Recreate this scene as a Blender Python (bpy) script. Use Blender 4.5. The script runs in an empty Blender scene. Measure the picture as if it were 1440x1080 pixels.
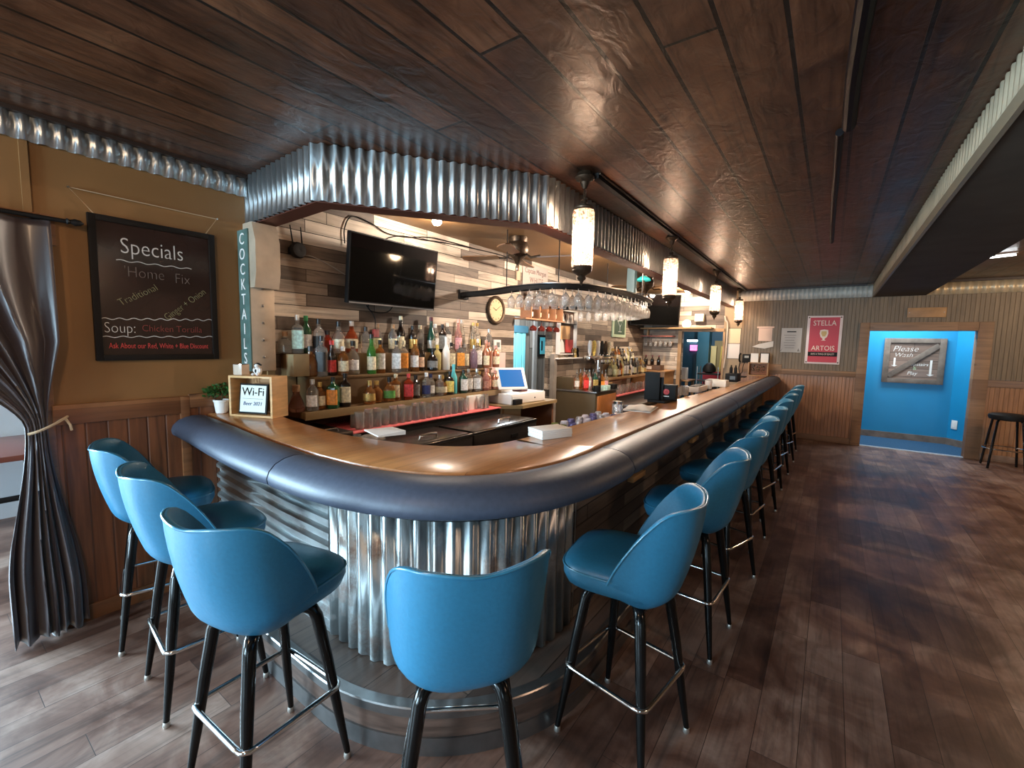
import bpy, bmesh, math, random
from mathutils import Vector, Matrix
random.seed(7)
PI = math.pi
SC = bpy.context.scene
COL = SC.collection
PERM = tuple(Matrix(((0, 1, 0), (0, 0, 1), (1, 0, 0))).to_euler())

# ------------------------------------------------------------------ materials
MATS = {}
def _new(name):
    m = bpy.data.materials.new(name); m.use_nodes = True
    nt = m.node_tree; nt.nodes.clear()
    out = nt.nodes.new('ShaderNodeOutputMaterial')
    b = nt.nodes.new('ShaderNodeBsdfPrincipled')
    nt.links.new(b.outputs[0], out.inputs[0])
    return m, nt, b, out
def N(nt, t, **kw):
    n = nt.nodes.new(t)
    for k, v in kw.items():
        if k in n.inputs: n.inputs[k].default_value = v
        else: setattr(n, k, v)
    return n
def ramp(nt, stops, interp='LINEAR'):
    n = nt.nodes.new('ShaderNodeValToRGB'); cr = n.color_ramp; cr.interpolation = interp
    while len(cr.elements) < len(stops): cr.elements.new(.5)
    for e, (p, c) in zip(cr.elements, stops):
        e.position = p; e.color = (*c, 1)
    return n
def mapping(nt, rot=(0, 0, 0), scale=(1, 1, 1), loc=(0, 0, 0)):
    tc = nt.nodes.new('ShaderNodeTexCoord'); mp = nt.nodes.new('ShaderNodeMapping')
    mp.inputs['Rotation'].default_value = rot; mp.inputs['Scale'].default_value = scale; mp.inputs['Location'].default_value = loc
    nt.links.new(tc.outputs['Object'], mp.inputs[0])
    return mp
def plain(name, col, rough=.5, metal=0., emit=None, es=0., trans=0., ior=1.45, coat=0., noise=0., nscale=30, bump=0., alpha=1, spec=.5, stretch=(1,1,1)):
    if name in MATS: return MATS[name]
    m, nt, b, out = _new(name)
    b.inputs['Base Color'].default_value = (*col, 1)
    b.inputs['Roughness'].default_value = rough; b.inputs['Metallic'].default_value = metal
    b.inputs['Transmission Weight'].default_value = trans; b.inputs['IOR'].default_value = ior
    b.inputs['Coat Weight'].default_value = coat; b.inputs['Coat Roughness'].default_value = .15
    b.inputs['Alpha'].default_value = alpha
    b.inputs['Specular IOR Level'].default_value = spec
    if emit: b.inputs['Emission Color'].default_value = (*emit, 1); b.inputs['Emission Strength'].default_value = es
    mp = mapping(nt, scale=stretch)
    nz = N(nt, 'ShaderNodeTexNoise', Scale=nscale, Detail=4.)
    nt.links.new(mp.outputs[0], nz.inputs['Vector'])
    if noise:
        hi = tuple(min(1, c * (1 + noise)) for c in col); lo = tuple(c * (1 - noise) for c in col)
        r = ramp(nt, [(.3, lo), (.7, hi)]); nt.links.new(nz.outputs[0], r.inputs[0]); nt.links.new(r.outputs[0], b.inputs['Base Color'])
    if bump:
        bp = N(nt, 'ShaderNodeBump', Strength=bump, Distance=.003)
        nt.links.new(nz.outputs[0], bp.inputs['Height']); nt.links.new(bp.outputs[0], b.inputs['Normal'])
    MATS[name] = m
    return m
def planks(name, rot, width, length, stops, gap=.004, rough=.4, grain=.5, gscale=1.0, offset=.37, knots=False, gapcol=(.01, .007, .005), bumpd=.002, rr=.15, coat=0., interp='LINEAR', blotch=.0, goff=(0,0,0), bw=1., bscale=2.2, bigb=0.):
    """boards running along the mapped x axis, each with its own tone"""
    m, nt, b, out = _new(name)
    mp = mapping(nt, rot=rot, loc=goff)
    br = nt.nodes.new('ShaderNodeTexBrick')
    br.offset = offset; br.offset_frequency = 3; br.squash = .8; br.squash_frequency = 2
    for k, v in {'Scale': 1., 'Mortar Size': gap, 'Mortar Smooth': .1, 'Bias': 0., 'Brick Width': length, 'Row Height': width}.items(): br.inputs[k].default_value = v
    br.inputs['Color1'].default_value = (0, 0, 0, 1); br.inputs['Color2'].default_value = (1, 1, 1, 1); br.inputs['Mortar'].default_value = (.5, .5, .5, 1)
    nt.links.new(mp.outputs[0], br.inputs['Vector'])
    tone = ramp(nt, stops, interp); 
    # grain
    mp2 = N(nt, 'ShaderNodeMapping'); mp2.inputs['Scale'].default_value = (1.6 * gscale, 26 * gscale, 26 * gscale)
    nt.links.new(mp.outputs[0], mp2.inputs[0])
    # shift the grain from board to board
    ad = N(nt, 'ShaderNodeVectorMath', operation='ADD'); sc = N(nt, 'ShaderNodeVectorMath', operation='SCALE'); sc.inputs['Scale'].default_value = 13.
    nt.links.new(br.outputs['Color'], sc.inputs[0]); nt.links.new(mp2.outputs[0], ad.inputs[0]); nt.links.new(sc.outputs[0], ad.inputs[1])
    nz = N(nt, 'ShaderNodeTexNoise', Scale=1., Detail=6., Roughness=.65, Distortion=.9)
    nt.links.new(ad.outputs[0], nz.inputs['Vector'])
    big = N(nt, 'ShaderNodeTexNoise', Scale=bscale, Detail=5., Distortion=.6, Roughness=.6); nt.links.new(mp.outputs[0], big.inputs['Vector'])
    # value = tone + blotch
    bl = N(nt, 'ShaderNodeMath', operation='MULTIPLY_ADD'); bl.inputs[1].default_value = blotch; 
    sp = N(nt, 'ShaderNodeSeparateColor'); nt.links.new(br.outputs['Color'], sp.inputs[0])
    cen = N(nt, 'ShaderNodeMath', operation='SUBTRACT'); cen.inputs[1].default_value = .5; nt.links.new(big.outputs[0], cen.inputs[0])
    sw = N(nt, 'ShaderNodeMath', operation='MULTIPLY_ADD'); sw.inputs[1].default_value = bw; sw.inputs[2].default_value = (1 - bw) / 2; nt.links.new(sp.outputs[0], sw.inputs[0]); nt.links.new(cen.outputs[0], bl.inputs[0]); nt.links.new(sw.outputs[0], bl.inputs[2]); nt.links.new(bl.outputs[0], tone.inputs[0])
    gr = ramp(nt, [(.25, (1 - grain,) * 3), (.5, (1., 1., 1.)), (.8, (1 + grain * .5,) * 3)]); nt.links.new(nz.outputs[0], gr.inputs[0])
    mul = N(nt, 'ShaderNodeMixRGB', blend_type='MULTIPLY'); mul.inputs[0].default_value = 1.
    nt.links.new(tone.outputs[0], mul.inputs[1]); nt.links.new(gr.outputs[0], mul.inputs[2])
    cur = mul
    if knots:
        vo = N(nt, 'ShaderNodeTexVoronoi', Scale=1.); mk = N(nt, 'ShaderNodeMapping'); mk.inputs['Scale'].default_value = (1.9, 4.5, 4.5)
        nt.links.new(mp.outputs[0], mk.inputs[0]); nt.links.new(mk.outputs[0], vo.inputs['Vector'])
        kr = ramp(nt, [(.04, (.22, .17, .15)), (.13, (1, 1, 1))]); nt.links.new(vo.outputs['Distance'], kr.inputs[0])
        mk2 = N(nt, 'ShaderNodeMixRGB', blend_type='MULTIPLY'); mk2.inputs[0].default_value = 1.
        nt.links.new(cur.outputs[0], mk2.inputs[1]); nt.links.new(kr.outputs[0], mk2.inputs[2]); cur = mk2
    mg = N(nt, 'ShaderNodeMixRGB'); mg.inputs[2].default_value = (*gapcol, 1)
    nt.links.new(br.outputs['Fac'], mg.inputs[0]); nt.links.new(cur.outputs[0], mg.inputs[1])
    nt.links.new(mg.outputs[0], b.inputs['Base Color'])
    ro = N(nt, 'ShaderNodeMath', operation='MULTIPLY_ADD'); ro.inputs[1].default_value = rr * 2; ro.inputs[2].default_value = rough - rr
    nt.links.new(big.outputs[0], ro.inputs[0]); nt.links.new(ro.outputs[0], b.inputs['Roughness'])
    hs = N(nt, 'ShaderNodeMath', operation='MULTIPLY_ADD'); hs.inputs[1].default_value = .25
    inv = N(nt, 'ShaderNodeMath', operation='SUBTRACT'); inv.inputs[0].default_value = 1.; nt.links.new(br.outputs['Fac'], inv.inputs[1])
    nt.links.new(nz.outputs[0], hs.inputs[0]); nt.links.new(inv.outputs[0], hs.inputs[2])
    if bigb:
        pass
    bp = N(nt, 'ShaderNodeBump', Strength=.6, Distance=bumpd); nt.links.new(hs.outputs[0], bp.inputs['Height']); nt.links.new(bp.outputs[0], b.inputs['Normal'])
    if bigb:
        mw = N(nt, 'ShaderNodeMapping'); mw.inputs['Scale'].default_value = (7, 11, 11); nt.links.new(mp.outputs[0], mw.inputs[0])
        wz = N(nt, 'ShaderNodeTexNoise', Scale=1., Detail=3., Distortion=1.2); nt.links.new(mw.outputs[0], wz.inputs['Vector'])
        b2_ = N(nt, 'ShaderNodeBump', Strength=1., Distance=bigb); nt.links.new(wz.outputs[0], b2_.inputs['Height']); nt.links.new(bp.outputs[0], b2_.inputs['Normal']); nt.links.new(b2_.outputs[0], b.inputs['Normal'])
    b.inputs['Coat Weight'].default_value = coat; b.inputs['Coat Roughness'].default_value = .12
    MATS[name] = m
    return m
def beadboard(name, rot, pitch, col, rough=.45, dark=.35, grain=.25):
    """upright grooved panelling: a narrow groove every `pitch` along the mapped x axis"""
    m, nt, b, out = _new(name)
    mp = mapping(nt, rot=rot)
    sx = N(nt, 'ShaderNodeSeparateXYZ'); nt.links.new(mp.outputs[0], sx.inputs[0])
    d = N(nt, 'ShaderNodeMath', operation='DIVIDE'); d.inputs[1].default_value = pitch; nt.links.new(sx.outputs[0], d.inputs[0])
    f = N(nt, 'ShaderNodeMath', operation='FRACT'); nt.links.new(d.outputs[0], f.inputs[0])
    c = N(nt, 'ShaderNodeMath', operation='SUBTRACT'); c.inputs[1].default_value = .5; nt.links.new(f.outputs[0], c.inputs[0])
    a = N(nt, 'ShaderNodeMath', operation='ABSOLUTE'); nt.links.new(c.outputs[0], a.inputs[0])
    r = ramp(nt, [(.015, (0, 0, 0)), (.07, (1, 1, 1))]); nt.links.new(a.outputs[0], r.inputs[0])
    mp2 = N(nt, 'ShaderNodeMapping'); mp2.inputs['Scale'].default_value = (30, 30, 2.2); nt.links.new(mp.outputs[0], mp2.inputs[0])
    nz = N(nt, 'ShaderNodeTexNoise', Scale=1., Detail=5., Distortion=.7); nt.links.new(mp2.outputs[0], nz.inputs['Vector'])
    g = ramp(nt, [(.3, tuple(x * (1 - grain) for x in col)), (.7, tuple(x * (1 + grain) for x in col))]); nt.links.new(nz.outputs[0], g.inputs[0])
    mx = N(nt, 'ShaderNodeMixRGB'); mx.inputs[1].default_value = (*[x * dark for x in col], 1)
    nt.links.new(r.outputs[0], mx.inputs[0]); nt.links.new(g.outputs[0], mx.inputs[2]); nt.links.new(mx.outputs[0], b.inputs['Base Color'])
    b.inputs['Roughness'].default_value = rough
    bp = N(nt, 'ShaderNodeBump', Strength=.8, Distance=.004); nt.links.new(r.outputs[0], bp.inputs['Height']); nt.links.new(bp.outputs[0], b.inputs['Normal'])
    MATS[name] = m
    return m
def metal_sheet(name, col, rough=.3, rust=.0, rustcol=(.16, .07, .035), scale=6, metal=.95, ani=.25):
    m, nt, b, out = _new(name)
    mp = mapping(nt); nz = N(nt, 'ShaderNodeTexNoise', Scale=scale, Detail=6., Roughness=.65, Distortion=.5); nt.links.new(mp.outputs[0], nz.inputs['Vector'])
    r = ramp(nt, [(.3, tuple(c * .72 for c in col)), (.65, col)]); nt.links.new(nz.outputs[0], r.inputs[0])
    n2 = N(nt, 'ShaderNodeTexNoise', Scale=scale * .8, Detail=8., Roughness=.7); nt.links.new(mp.outputs[0], n2.inputs['Vector'])
    rr = ramp(nt, [(.62 - rust * .3, (0, 0, 0)), (.72 - rust * .3, (1, 1, 1))]); nt.links.new(n2.outputs[0], rr.inputs[0])
    amt = N(nt, 'ShaderNodeMath', operation='MULTIPLY'); amt.inputs[1].default_value = min(1, rust * 2.2); nt.links.new(rr.outputs[0], amt.inputs[0])
    mx = N(nt, 'ShaderNodeMixRGB'); mx.inputs[2].default_value = (*rustcol, 1); nt.links.new(amt.outputs[0], mx.inputs[0]); nt.links.new(r.outputs[0], mx.inputs[1])
    nt.links.new(mx.outputs[0], b.inputs['Base Color'])
    me = N(nt, 'ShaderNodeMath', operation='MULTIPLY_ADD'); me.inputs[1].default_value = -.7; me.inputs[2].default_value = metal; nt.links.new(amt.outputs[0], me.inputs[0]); nt.links.new(me.outputs[0], b.inputs['Metallic'])
    ro = N(nt, 'ShaderNodeMath', operation='MULTIPLY_ADD'); ro.inputs[1].default_value = .25; ro.inputs[2].default_value = rough - .1; nt.links.new(nz.outputs[0], ro.inputs[0]); nt.links.new(ro.outputs[0], b.inputs['Roughness'])
    b.inputs['Anisotropic'].default_value = .9; b.inputs['Anisotropic Rotation'].default_value = ani
    tg = N(nt, 'ShaderNodeTangent', direction_type='RADIAL', axis='Z'); nt.links.new(tg.outputs[0], b.inputs['Tangent'])
    MATS[name] = m
    return m

# ------------------------------------------------------------------ mesh builder
class MB:
    def __init__(s): s.bm = bmesh.new()
    def box(s, c, d, rz=0, M=None):
        r = bmesh.ops.create_cube(s.bm, size=1.)
        T = Matrix.Translation(c) @ Matrix.Rotation(rz, 4, 'Z') @ Matrix.Diagonal((d[0], d[1], d[2], 1))
        if M is not None: T = M @ T
        bmesh.ops.transform(s.bm, matrix=T, verts=r['verts']); return s
    def b2(s, lo, hi):
        return s.box([(a + b) / 2 for a, b in zip(lo, hi)], [abs(b - a) for a, b in zip(lo, hi)])
    def faces(s, vs, fs):
        v = [s.bm.verts.new(p) for p in vs]
        for f in fs:
            try: s.bm.faces.new([v[i] for i in f])
            except ValueError: pass
        return s
    def prism(s, pts, z0, z1, M=None):
        n = len(pts)
        vs = [(x, y, z0) for x, y in pts] + [(x, y, z1) for x, y in pts]
        if M is not None: vs = [M @ Vector(v) for v in vs]
        return s.faces(vs, [tuple(range(n))[::-1], tuple(range(n, 2 * n))] + [(i, (i + 1) % n, n + (i + 1) % n, n + i) for i in range(n)])
    def lathe(s, prof, seg=20, c=(0, 0, 0), M=None, sq=None):
        """prof: (r, z) list; sq: superellipse power for squarish bodies"""
        vs = []; fs = []
        for r, z in prof:
            for k in range(seg):
                a = 2 * PI * (k + .5) / seg; ca, sa = math.cos(a), math.sin(a)
                q = 1.
                if sq: q = 1 / ((abs(ca) ** sq + abs(sa) ** sq) ** (1 / sq))
                v = Vector((c[0] + r * q * ca, c[1] + r * q * sa, c[2] + z)); vs.append(M @ v if M is not None else v)
        n = len(prof)
        for i in range(n - 1):
            for k in range(seg):
                fs.append((i * seg + k, i * seg + (k + 1) % seg, (i + 1) * seg + (k + 1) % seg, (i + 1) * seg + k))
        if prof[0][0] > 1e-5: fs.append(tuple(range(seg))[::-1])
        if prof[-1][0] > 1e-5: fs.append(tuple((n - 1) * seg + k for k in range(seg)))
        return s.faces(vs, fs)
    def tube(s, path, r, seg=8, closed=False, cap=True):
        """round bar along a 3-D path; r a number or one per point"""
        P = [Vector(p) for p in path]; n = len(P); R = r if isinstance(r, (list, tuple)) else [r] * n
        vs = []; fs = []; prev = None
        for i in range(n):
            if closed: t = P[(i + 1) % n] - P[i - 1]
            else: t = P[min(i + 1, n - 1)] - P[max(i - 1, 0)]
            t.normalize()
            if prev is None:
                a = t.cross(Vector((0, 0, 1)));
                if a.length < 1e-3: a = t.cross(Vector((1, 0, 0)))
            else: a = prev - t * prev.dot(t)
            a.normalize(); prev = a; b = t.cross(a)
            for k in range(seg):
                an = 2 * PI * k / seg; vs.append(P[i] + (a * math.cos(an) + b * math.sin(an)) * R[i])
        m = n if closed else n - 1
        for i in range(m):
            j = (i + 1) % n
            for k in range(seg): fs.append((i * seg + k, i * seg + (k + 1) % seg, j * seg + (k + 1) % seg, j * seg + k))
        if not closed and cap: fs += [tuple(range(seg))[::-1], tuple((n - 1) * seg + k for k in range(seg))]
        return s.faces(vs, fs)
    def cyl(s, p0, p1, r0, r1=None, seg=12): return s.tube([p0, p1], [r0, r0 if r1 is None else r1], seg)
    def sweep(s, path, sect, cap=True):
        """section (d, z) swept along a plan path of (x, y, nx, ny)"""
        m = len(sect); vs = [(x + nx * d, y + ny * d, z) for x, y, nx, ny in path for d, z in sect]; fs = []
        for i in range(len(path) - 1):
            for k in range(m): fs.append((i * m + k, i * m + (k + 1) % m, (i + 1) * m + (k + 1) % m, (i + 1) * m + k))
        if cap: fs += [tuple(range(m))[::-1], tuple((len(path) - 1) * m + k for k in range(m))]
        return s.faces(vs, fs)
    def grid(s, rows, closed=False):
        m = len(rows[0]); vs = [p for r in rows for p in r]; fs = []
        for i in range(len(rows) - 1):
            for k in range(m if closed else m - 1): fs.append((i * m + k, i * m + (k + 1) % m, (i + 1) * m + (k + 1) % m, (i + 1) * m + k))
        return s.faces(vs, fs)
    def sphere(s, c, r, sc=(1, 1, 1), seg=14):
        q = bmesh.ops.create_uvsphere(s.bm, u_segments=seg, v_segments=max(6, seg // 2 + 1), radius=r)
        bmesh.ops.transform(s.bm, matrix=Matrix.Translation(c) @ Matrix.Diagonal((*sc, 1)), verts=q['verts']); return s
    def make(s, name, ang=35, bev=0., bseg=2):
        if bev: 
            es = [e for e in s.bm.edges if len(e.link_faces) == 2 and e.calc_face_angle(0) > .6]
            bmesh.ops.bevel(s.bm, geom=es, offset=bev, segments=bseg, profile=.6, affect='EDGES', clamp_overlap=True)
        bmesh.ops.recalc_face_normals(s.bm, faces=s.bm.faces[:])
        me = bpy.data.meshes.new(name); s.bm.to_mesh(me); s.bm.free()
        for p in me.polygons: p.use_smooth = True
        me.set_sharp_from_angle(angle=math.radians(ang)); return me
def place(name, me, mat=None, parent=None):
    if mat is not None and not me.materials: me.materials.append(mat)
    o = bpy.data.objects.new(name, me); COL.objects.link(o)
    if parent is not None: o.parent = parent
    return o
def obj(name, mb, mat, parent=None, ang=35, bev=0.):
    return place(name, mb.make(name, ang, bev), mat, parent)
def tag(o, label, cat, group=None, kind=None):
    if label: o['label'] = label
    if cat: o['category'] = cat
    if group: o['group'] = group
    if kind: o['kind'] = kind
    return o
def thing(name, label, cat, loc=(0, 0, 0), rz=0, group=None, M=None):
    o = bpy.data.objects.new(name, None); o.empty_display_size = .05; COL.objects.link(o)
    if M is not None: o.matrix_world = M
    else: o.location = loc; o.rotation_euler = (0, 0, rz)
    return tag(o, label, cat, group)
def struct(name, mb, mat, parent=None, ang=35, bev=0., label=None):
    o = obj(name, mb, mat, parent, ang, bev)
    if parent is None: o['kind'] = 'structure'
    if label: o['label'] = label
    return o
def dup(root, loc, rz, label=None, group=None):
    r = root.copy(); COL.objects.link(r); r.location = loc; r.rotation_euler = (0, 0, rz)
    if label: r['label'] = label
    if group: r['group'] = group
    for ch in list(root.children):
        c = ch.copy(); COL.objects.link(c); c.parent = r
        for g in ch.children:
            d = g.copy(); COL.objects.link(d); d.parent = c
    return r
def frame(o, x, z, y=None):
    """matrix whose local x is `x`, local z (out of the wall) is `z`, local y is up"""
    x = Vector(x).normalized(); z = Vector(z).normalized(); y = z.cross(x)
    M = Matrix((( x[0], y[0], z[0], o[0]), (x[1], y[1], z[1], o[1]), (x[2], y[2], z[2], o[2]), (0, 0, 0, 1))); return M
def on_left(y, z, X=-3.298): return frame((X, y, z), (0, 1, 0), (1, 0, 0))
def on_far(x, z, Y=9.398): return frame((x, Y, z), (1, 0, 0), (0, -1, 0))
_tc = {}
def text(name, s, size, mat, parent, loc=(0, 0, 0), rot=0., align='CENTER', ext=.0008, sx=1., shear=0., spacing=1., thin=0.):
    cu = bpy.data.curves.new(name, 'FONT'); cu.body = s; cu.size = size; cu.align_x = align; cu.align_y = 'CENTER'; cu.extrude = ext; cu.shear = shear; cu.space_character = spacing; cu.resolution_u = 3; cu.offset = -thin
    t = bpy.data.objects.new(name + '_tmp', cu); COL.objects.link(t)
    dg = bpy.context.evaluated_depsgraph_get(); me = bpy.data.meshes.new_from_object(t.evaluated_get(dg)); me.name = name
    bpy.data.objects.remove(t); bpy.data.curves.remove(cu)
    me.transform(Matrix.Diagonal((sx, 1, 1, 1))); me.materials.clear()
    o = place(name, me, mat, parent); o.location = loc; o.rotation_euler = (0, 0, rot)
    return o

# ------------------------------------------------------------------ palette
M_ceil = planks('ceiling_boards', (0, 0, PI / 2), .193, 4.6, [(0., (.024, .009, .005)), (.4, (.060, .023, .011)), (.7, (.105, .041, .019)), (1., (.16, .068, .031))], gap=.008, rough=.36, grain=.8, knots=True, bumpd=.005, rr=.16, blotch=1.6, bw=.5, bscale=3.4, bigb=.0055, gapcol=(.004, .003, .002))
M_floor = planks('floor_boards', (0, 0, PI / 2), .155, .95, [(0., (.042, .018, .013)), (.3, (.090, .044, .030)), (.55, (.145, .082, .060)), (.8, (.215, .14, .108)), (1., (.29, .205, .165))], gap=.0012, rough=.44, grain=.55, bumpd=.001, rr=.12, blotch=2.0, bw=.42, bscale=3.2, gapcol=(.02, .012, .01))
M_wallwood = planks('reclaimed_boards', PERM, .0925, .78, [(0., (.055, .038, .028)), (.25, (.13, .097, .073)), (.5, (.23, .18, .14)), (.72, (.40, .325, .25)), (1., (.60, .51, .41))], gap=.003, rough=.62, grain=.7, bumpd=.003, rr=.1, blotch=.5, gapcol=(.03, .018, .01))
M_wallwood_x = planks('reclaimed_boards_end', (PI/2, 0, 0), .0925, .78, [(0., (.055, .038, .028)), (.25, (.13, .097, .073)), (.5, (.23, .18, .14)), (.72, (.40, .325, .25)), (1., (.60, .51, .41))], gap=.003, rough=.62, grain=.7, bumpd=.003, rr=.1, blotch=.5, gapcol=(.03, .018, .01))
M_bartop = planks('bar_top_wood', (0, 0, PI / 2), .37, 7., [(0., (.22, .075, .02)), (.5, (.38, .155, .047)), (1., (.54, .26, .095))], gap=.0006, rough=.30, grain=.45, bumpd=.0003, rr=.06, coat=.25, bw=.4, blotch=1.5, gapcol=(.1, .04, .015), knots=True)
M_olive = plain('olive_paint', (.135, .075, .028), .55, noise=.12, nscale=3)
M_soffit = plain('ochre_ceiling_paint', (.145, .075, .027), .5, noise=.1, nscale=2)
M_redbrown = plain('red_brown_trim', (.10, .03, .018), .5)
M_bead_up = beadboard('bead_board_painted', (0, 0, 0), .05, (.15, .10, .052), .5, dark=.62)
M_bead_lo = beadboard('bead_board_wood', (0, 0, 0), .05, (.28, .125, .047), .4, dark=.6)
M_wains = beadboard('wainscot_boards', (0, 0, PI / 2), .09, (.17, .060, .022), .45, grain=.45, dark=.6)
M_trimwood = planks('trim_wood', (PI / 2, 0, 0), .3, 3, [(0., (.18, .075, .03)), (1., (.28, .13, .055))], gap=.0005, rough=.4, grain=.4)
M_trimwood_y = planks('trim_wood_y', PERM, .3, 3, [(0., (.17, .065, .025)), (1., (.27, .115, .045))], gap=.0005, rough=.4, grain=.4, knots=True)
M_corr = metal_sheet('galvanised_sheet', (.66, .71, .73), .36, metal=.9)
M_corr_old = metal_sheet('weathered_galvanised_sheet', (.54, .59, .60), .36, rust=.3, scale=5, metal=.88)
M_corr_hz = metal_sheet('weathered_cross_sheet', (.52, .57, .58), .34, rust=.3, scale=5, metal=.8, ani=0.)
M_step = planks('step_boards', (0, 0, PI / 2), .18, 1.25, [(0., (.05, .03, .024)), (.5, (.10, .068, .054)), (1., (.17, .125, .10))], gap=.002, rough=.35, grain=.5, bumpd=.0012, blotch=.8)
M_stepside = plain('step_face_wood', (.075, .045, .034), .35, noise=.4, nscale=6, stretch=(1, 1, 8))
M_nosing = plain('grey_metal_nosing', (.22, .22, .22), .28, .9, noise=.2, nscale=9)
M_vinyl = plain('navy_vinyl', (.050, .061, .090), .48, noise=.1, nscale=50, bump=.15, spec=.4)
M_blue = plain('blue_vinyl', (.020, .138, .245), .42, noise=.06, nscale=80, bump=.2, coat=.05)
M_piping = plain('blue_piping', (.03, .17, .28), .32, coat=.3)
M_seatdark = M_blue
M_blackmetal = plain('black_enamel', (.004, .004, .004), .16, spec=.35)
M_chrome = plain('chrome', (.75, .74, .72), .12, 1.)
M_glide = plain('glide_metal', (.45, .42, .38), .35, .8)
M_black = plain('matt_black', (.007, .0065, .0065), .6, spec=.25)
M_gloss = plain('gloss_black', (.002, .002, .002), .05, spec=.35)
M_white = plain('white_plastic', (.75, .73, .7), .4)
M_paper = plain('white_paper', (.78, .76, .72), .7)
M_steel = plain('brushed_steel', (.35, .34, .33), .3, 1., noise=.1, nscale=20)
M_darksteel = plain('dark_cooler_steel', (.07, .06, .055), .3, .7)
M_bronze = plain('aged_bronze', (.075, .050, .032), .42, .75, noise=.3, nscale=60)
M_weath = planks('weathered_planks', PERM, .085, 2.6, [(0., (.035, .026, .02)), (.5, (.09, .070, .054)), (1., (.20, .165, .13))], gap=.004, rough=.6, grain=.6, bumpd=.006, blotch=.9)

# ================================================================== camera
cam = bpy.data.cameras.new('camera'); cam.sensor_fit = 'HORIZONTAL'; cam.sensor_width = 36; cam.lens = 36 * 623.5 / 1440; cam.clip_start = .02
co = bpy.data.objects.new('camera', cam); COL.objects.link(co); SC.camera = co
yaw, pit, rol = map(math.radians, (-35.66, 5.29, 1.1656))
f = Vector((math.sin(yaw) * math.cos(pit), math.cos(yaw) * math.cos(pit), -math.sin(pit)))
r = Vector((math.cos(yaw), -math.sin(yaw), 0)); u = r.cross(f)
r2 = math.cos(rol) * r + math.sin(rol) * u; u2 = -math.sin(rol) * r + math.cos(rol) * u
co.matrix_world = Matrix(((r2.x, u2.x, -f.x, 0), (r2.y, u2.y, -f.y, 0), (r2.z, u2.z, -f.z, 1.6), (0, 0, 0, 1)))

# ================================================================== room shell
CZ = 2.68; YF = 9.4; XL = -3.3
FZ0, FZ1 = 2.37, 2.68
XB = -3.3
struct('floor', MB().b2((-7.5, -5.2, -.1), (6.2, 9.42, 0)), M_floor)
struct('ceiling', MB().prism([(-7.5, -5.2), (6.2, -5.2), (6.2, 9.6), (-1.57, 9.6), (-1.57, 2.545), (-2.405, 1.43), (-3.35, 1.47), (-3.35, 2.1), (-7.5, 2.1)], CZ, CZ + .1), M_ceil)
# ochre ceiling over the bar, above the boxed fascia
struct('ceiling_over_bar', MB().prism([(-3.5, 1.47), (-3.35, 1.47), (-2.405, 1.43), (-1.57, 2.545), (-1.57, 9.6), (-3.5, 9.6)], CZ + .001, CZ + .1), M_soffit)
# left wall: door opening (curtained) up to y=.45, then painted wall over wainscot
M_leftpaint = plain('tan_wall_paint', (.235, .118, .040), .55, noise=.1, nscale=2)
M_darkpaint = plain('brown_wall_paint', (.16, .10, .05), .6)
struct('wall_left', MB().b2((-3.42, .45, 1.2), (XL, 1.56, CZ)).b2((-3.42, -3.6, 2.2), (XL, .45, CZ)).b2((-3.42, -5.2, 0), (XL, -3.6, CZ)), M_leftpaint)
struct('wall_left_wainscot', MB().b2((-3.42, .45, 0), (XL + .012, 1.56, 1.2)), M_wains)
tw = MB().b2((-3.30, .46, 1.12), (XL + .03, 1.02, 1.225)).b2((-3.3, 1.02, 0), (XL + .03, 1.07, 1.225)).b2((-3.3, 1.07, 1.15), (XL + .03, 1.30, 1.235))
struct('trim_1', tw, M_trimwood_y, bev=.003)
struct('trim_2', MB().b2((-3.31, .43, 0), (XL + .02, .47, 2.19)).b2((-3.31, -3.6, 2.15), (XL + .02, .52, 2.2)), M_trimwood_y, bev=.003)
struct('trim_3', MB().b2((-3.3, .415, 2.2), (XL + .015, .445, CZ - .13)), M_leftpaint)
struct('baseboard_left', MB().b2((-3.3, .47, 0), (XL + .025, 1.1, .09)), M_trimwood_y, bev=.002)
# the return beside the reclaimed-wood wall
struct('trim_4', MB().b2((-3.36, 1.56, 0), (XL + .02, 1.61, CZ)), plain('tan_post', (.30, .17, .07), .5))
# back wall of reclaimed boards with the staff doorway
bw = MB().b2((-3.42, 1.56, 0), (XB, 4.62, CZ)).b2((-3.42, 4.62, 1.95), (XB, 5.58, CZ)).b2((-3.42, 5.58, 0), (XB, 9.42, CZ))
struct('wall_back', bw, M_wallwood)
# far wall behind the bar, with service doorway
D2 = (-2.50, -1.73, 1.90)
fw = MB().b2((-3.42, YF, 0), (D2[0], YF + .12, CZ)).b2((D2[0], YF, D2[2]), (D2[1], YF + .12, CZ)); struct('wall_far_bar', fw, M_wallwood_x)
struct('wall_far_service', MB().b2((D2[1], YF, 0), (-1.42, YF + .12, CZ)), plain('service_wall_paint', (.30, .21, .12), .5))
DR = (.47, 1.74, 1.93)
fw = MB().b2((-1.42, YF, 1.2), (DR[0], YF + .12, CZ)).b2((DR[0], YF, DR[2]), (DR[1], YF + .12, CZ)).b2((DR[1], YF, 1.2), (6.2, YF + .12, CZ))
struct('wall_far', fw, M_bead_up)
M_bead_up_warm = M_bead_up
struct('wall_far_wainscot', MB().b2((-1.42, YF - .012, 0), (DR[0], YF + .12, 1.16)).b2((DR[1], YF - .012, 0), (6.2, YF + .12, 1.16)), M_bead_lo)
M_tx = planks('trim_wood_x', (-PI / 2, 0, 0), .3, 3, [(0., (.17, .085, .04)), (1., (.27, .15, .075))], gap=.0005, rough=.55, grain=.4, knots=True)
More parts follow.
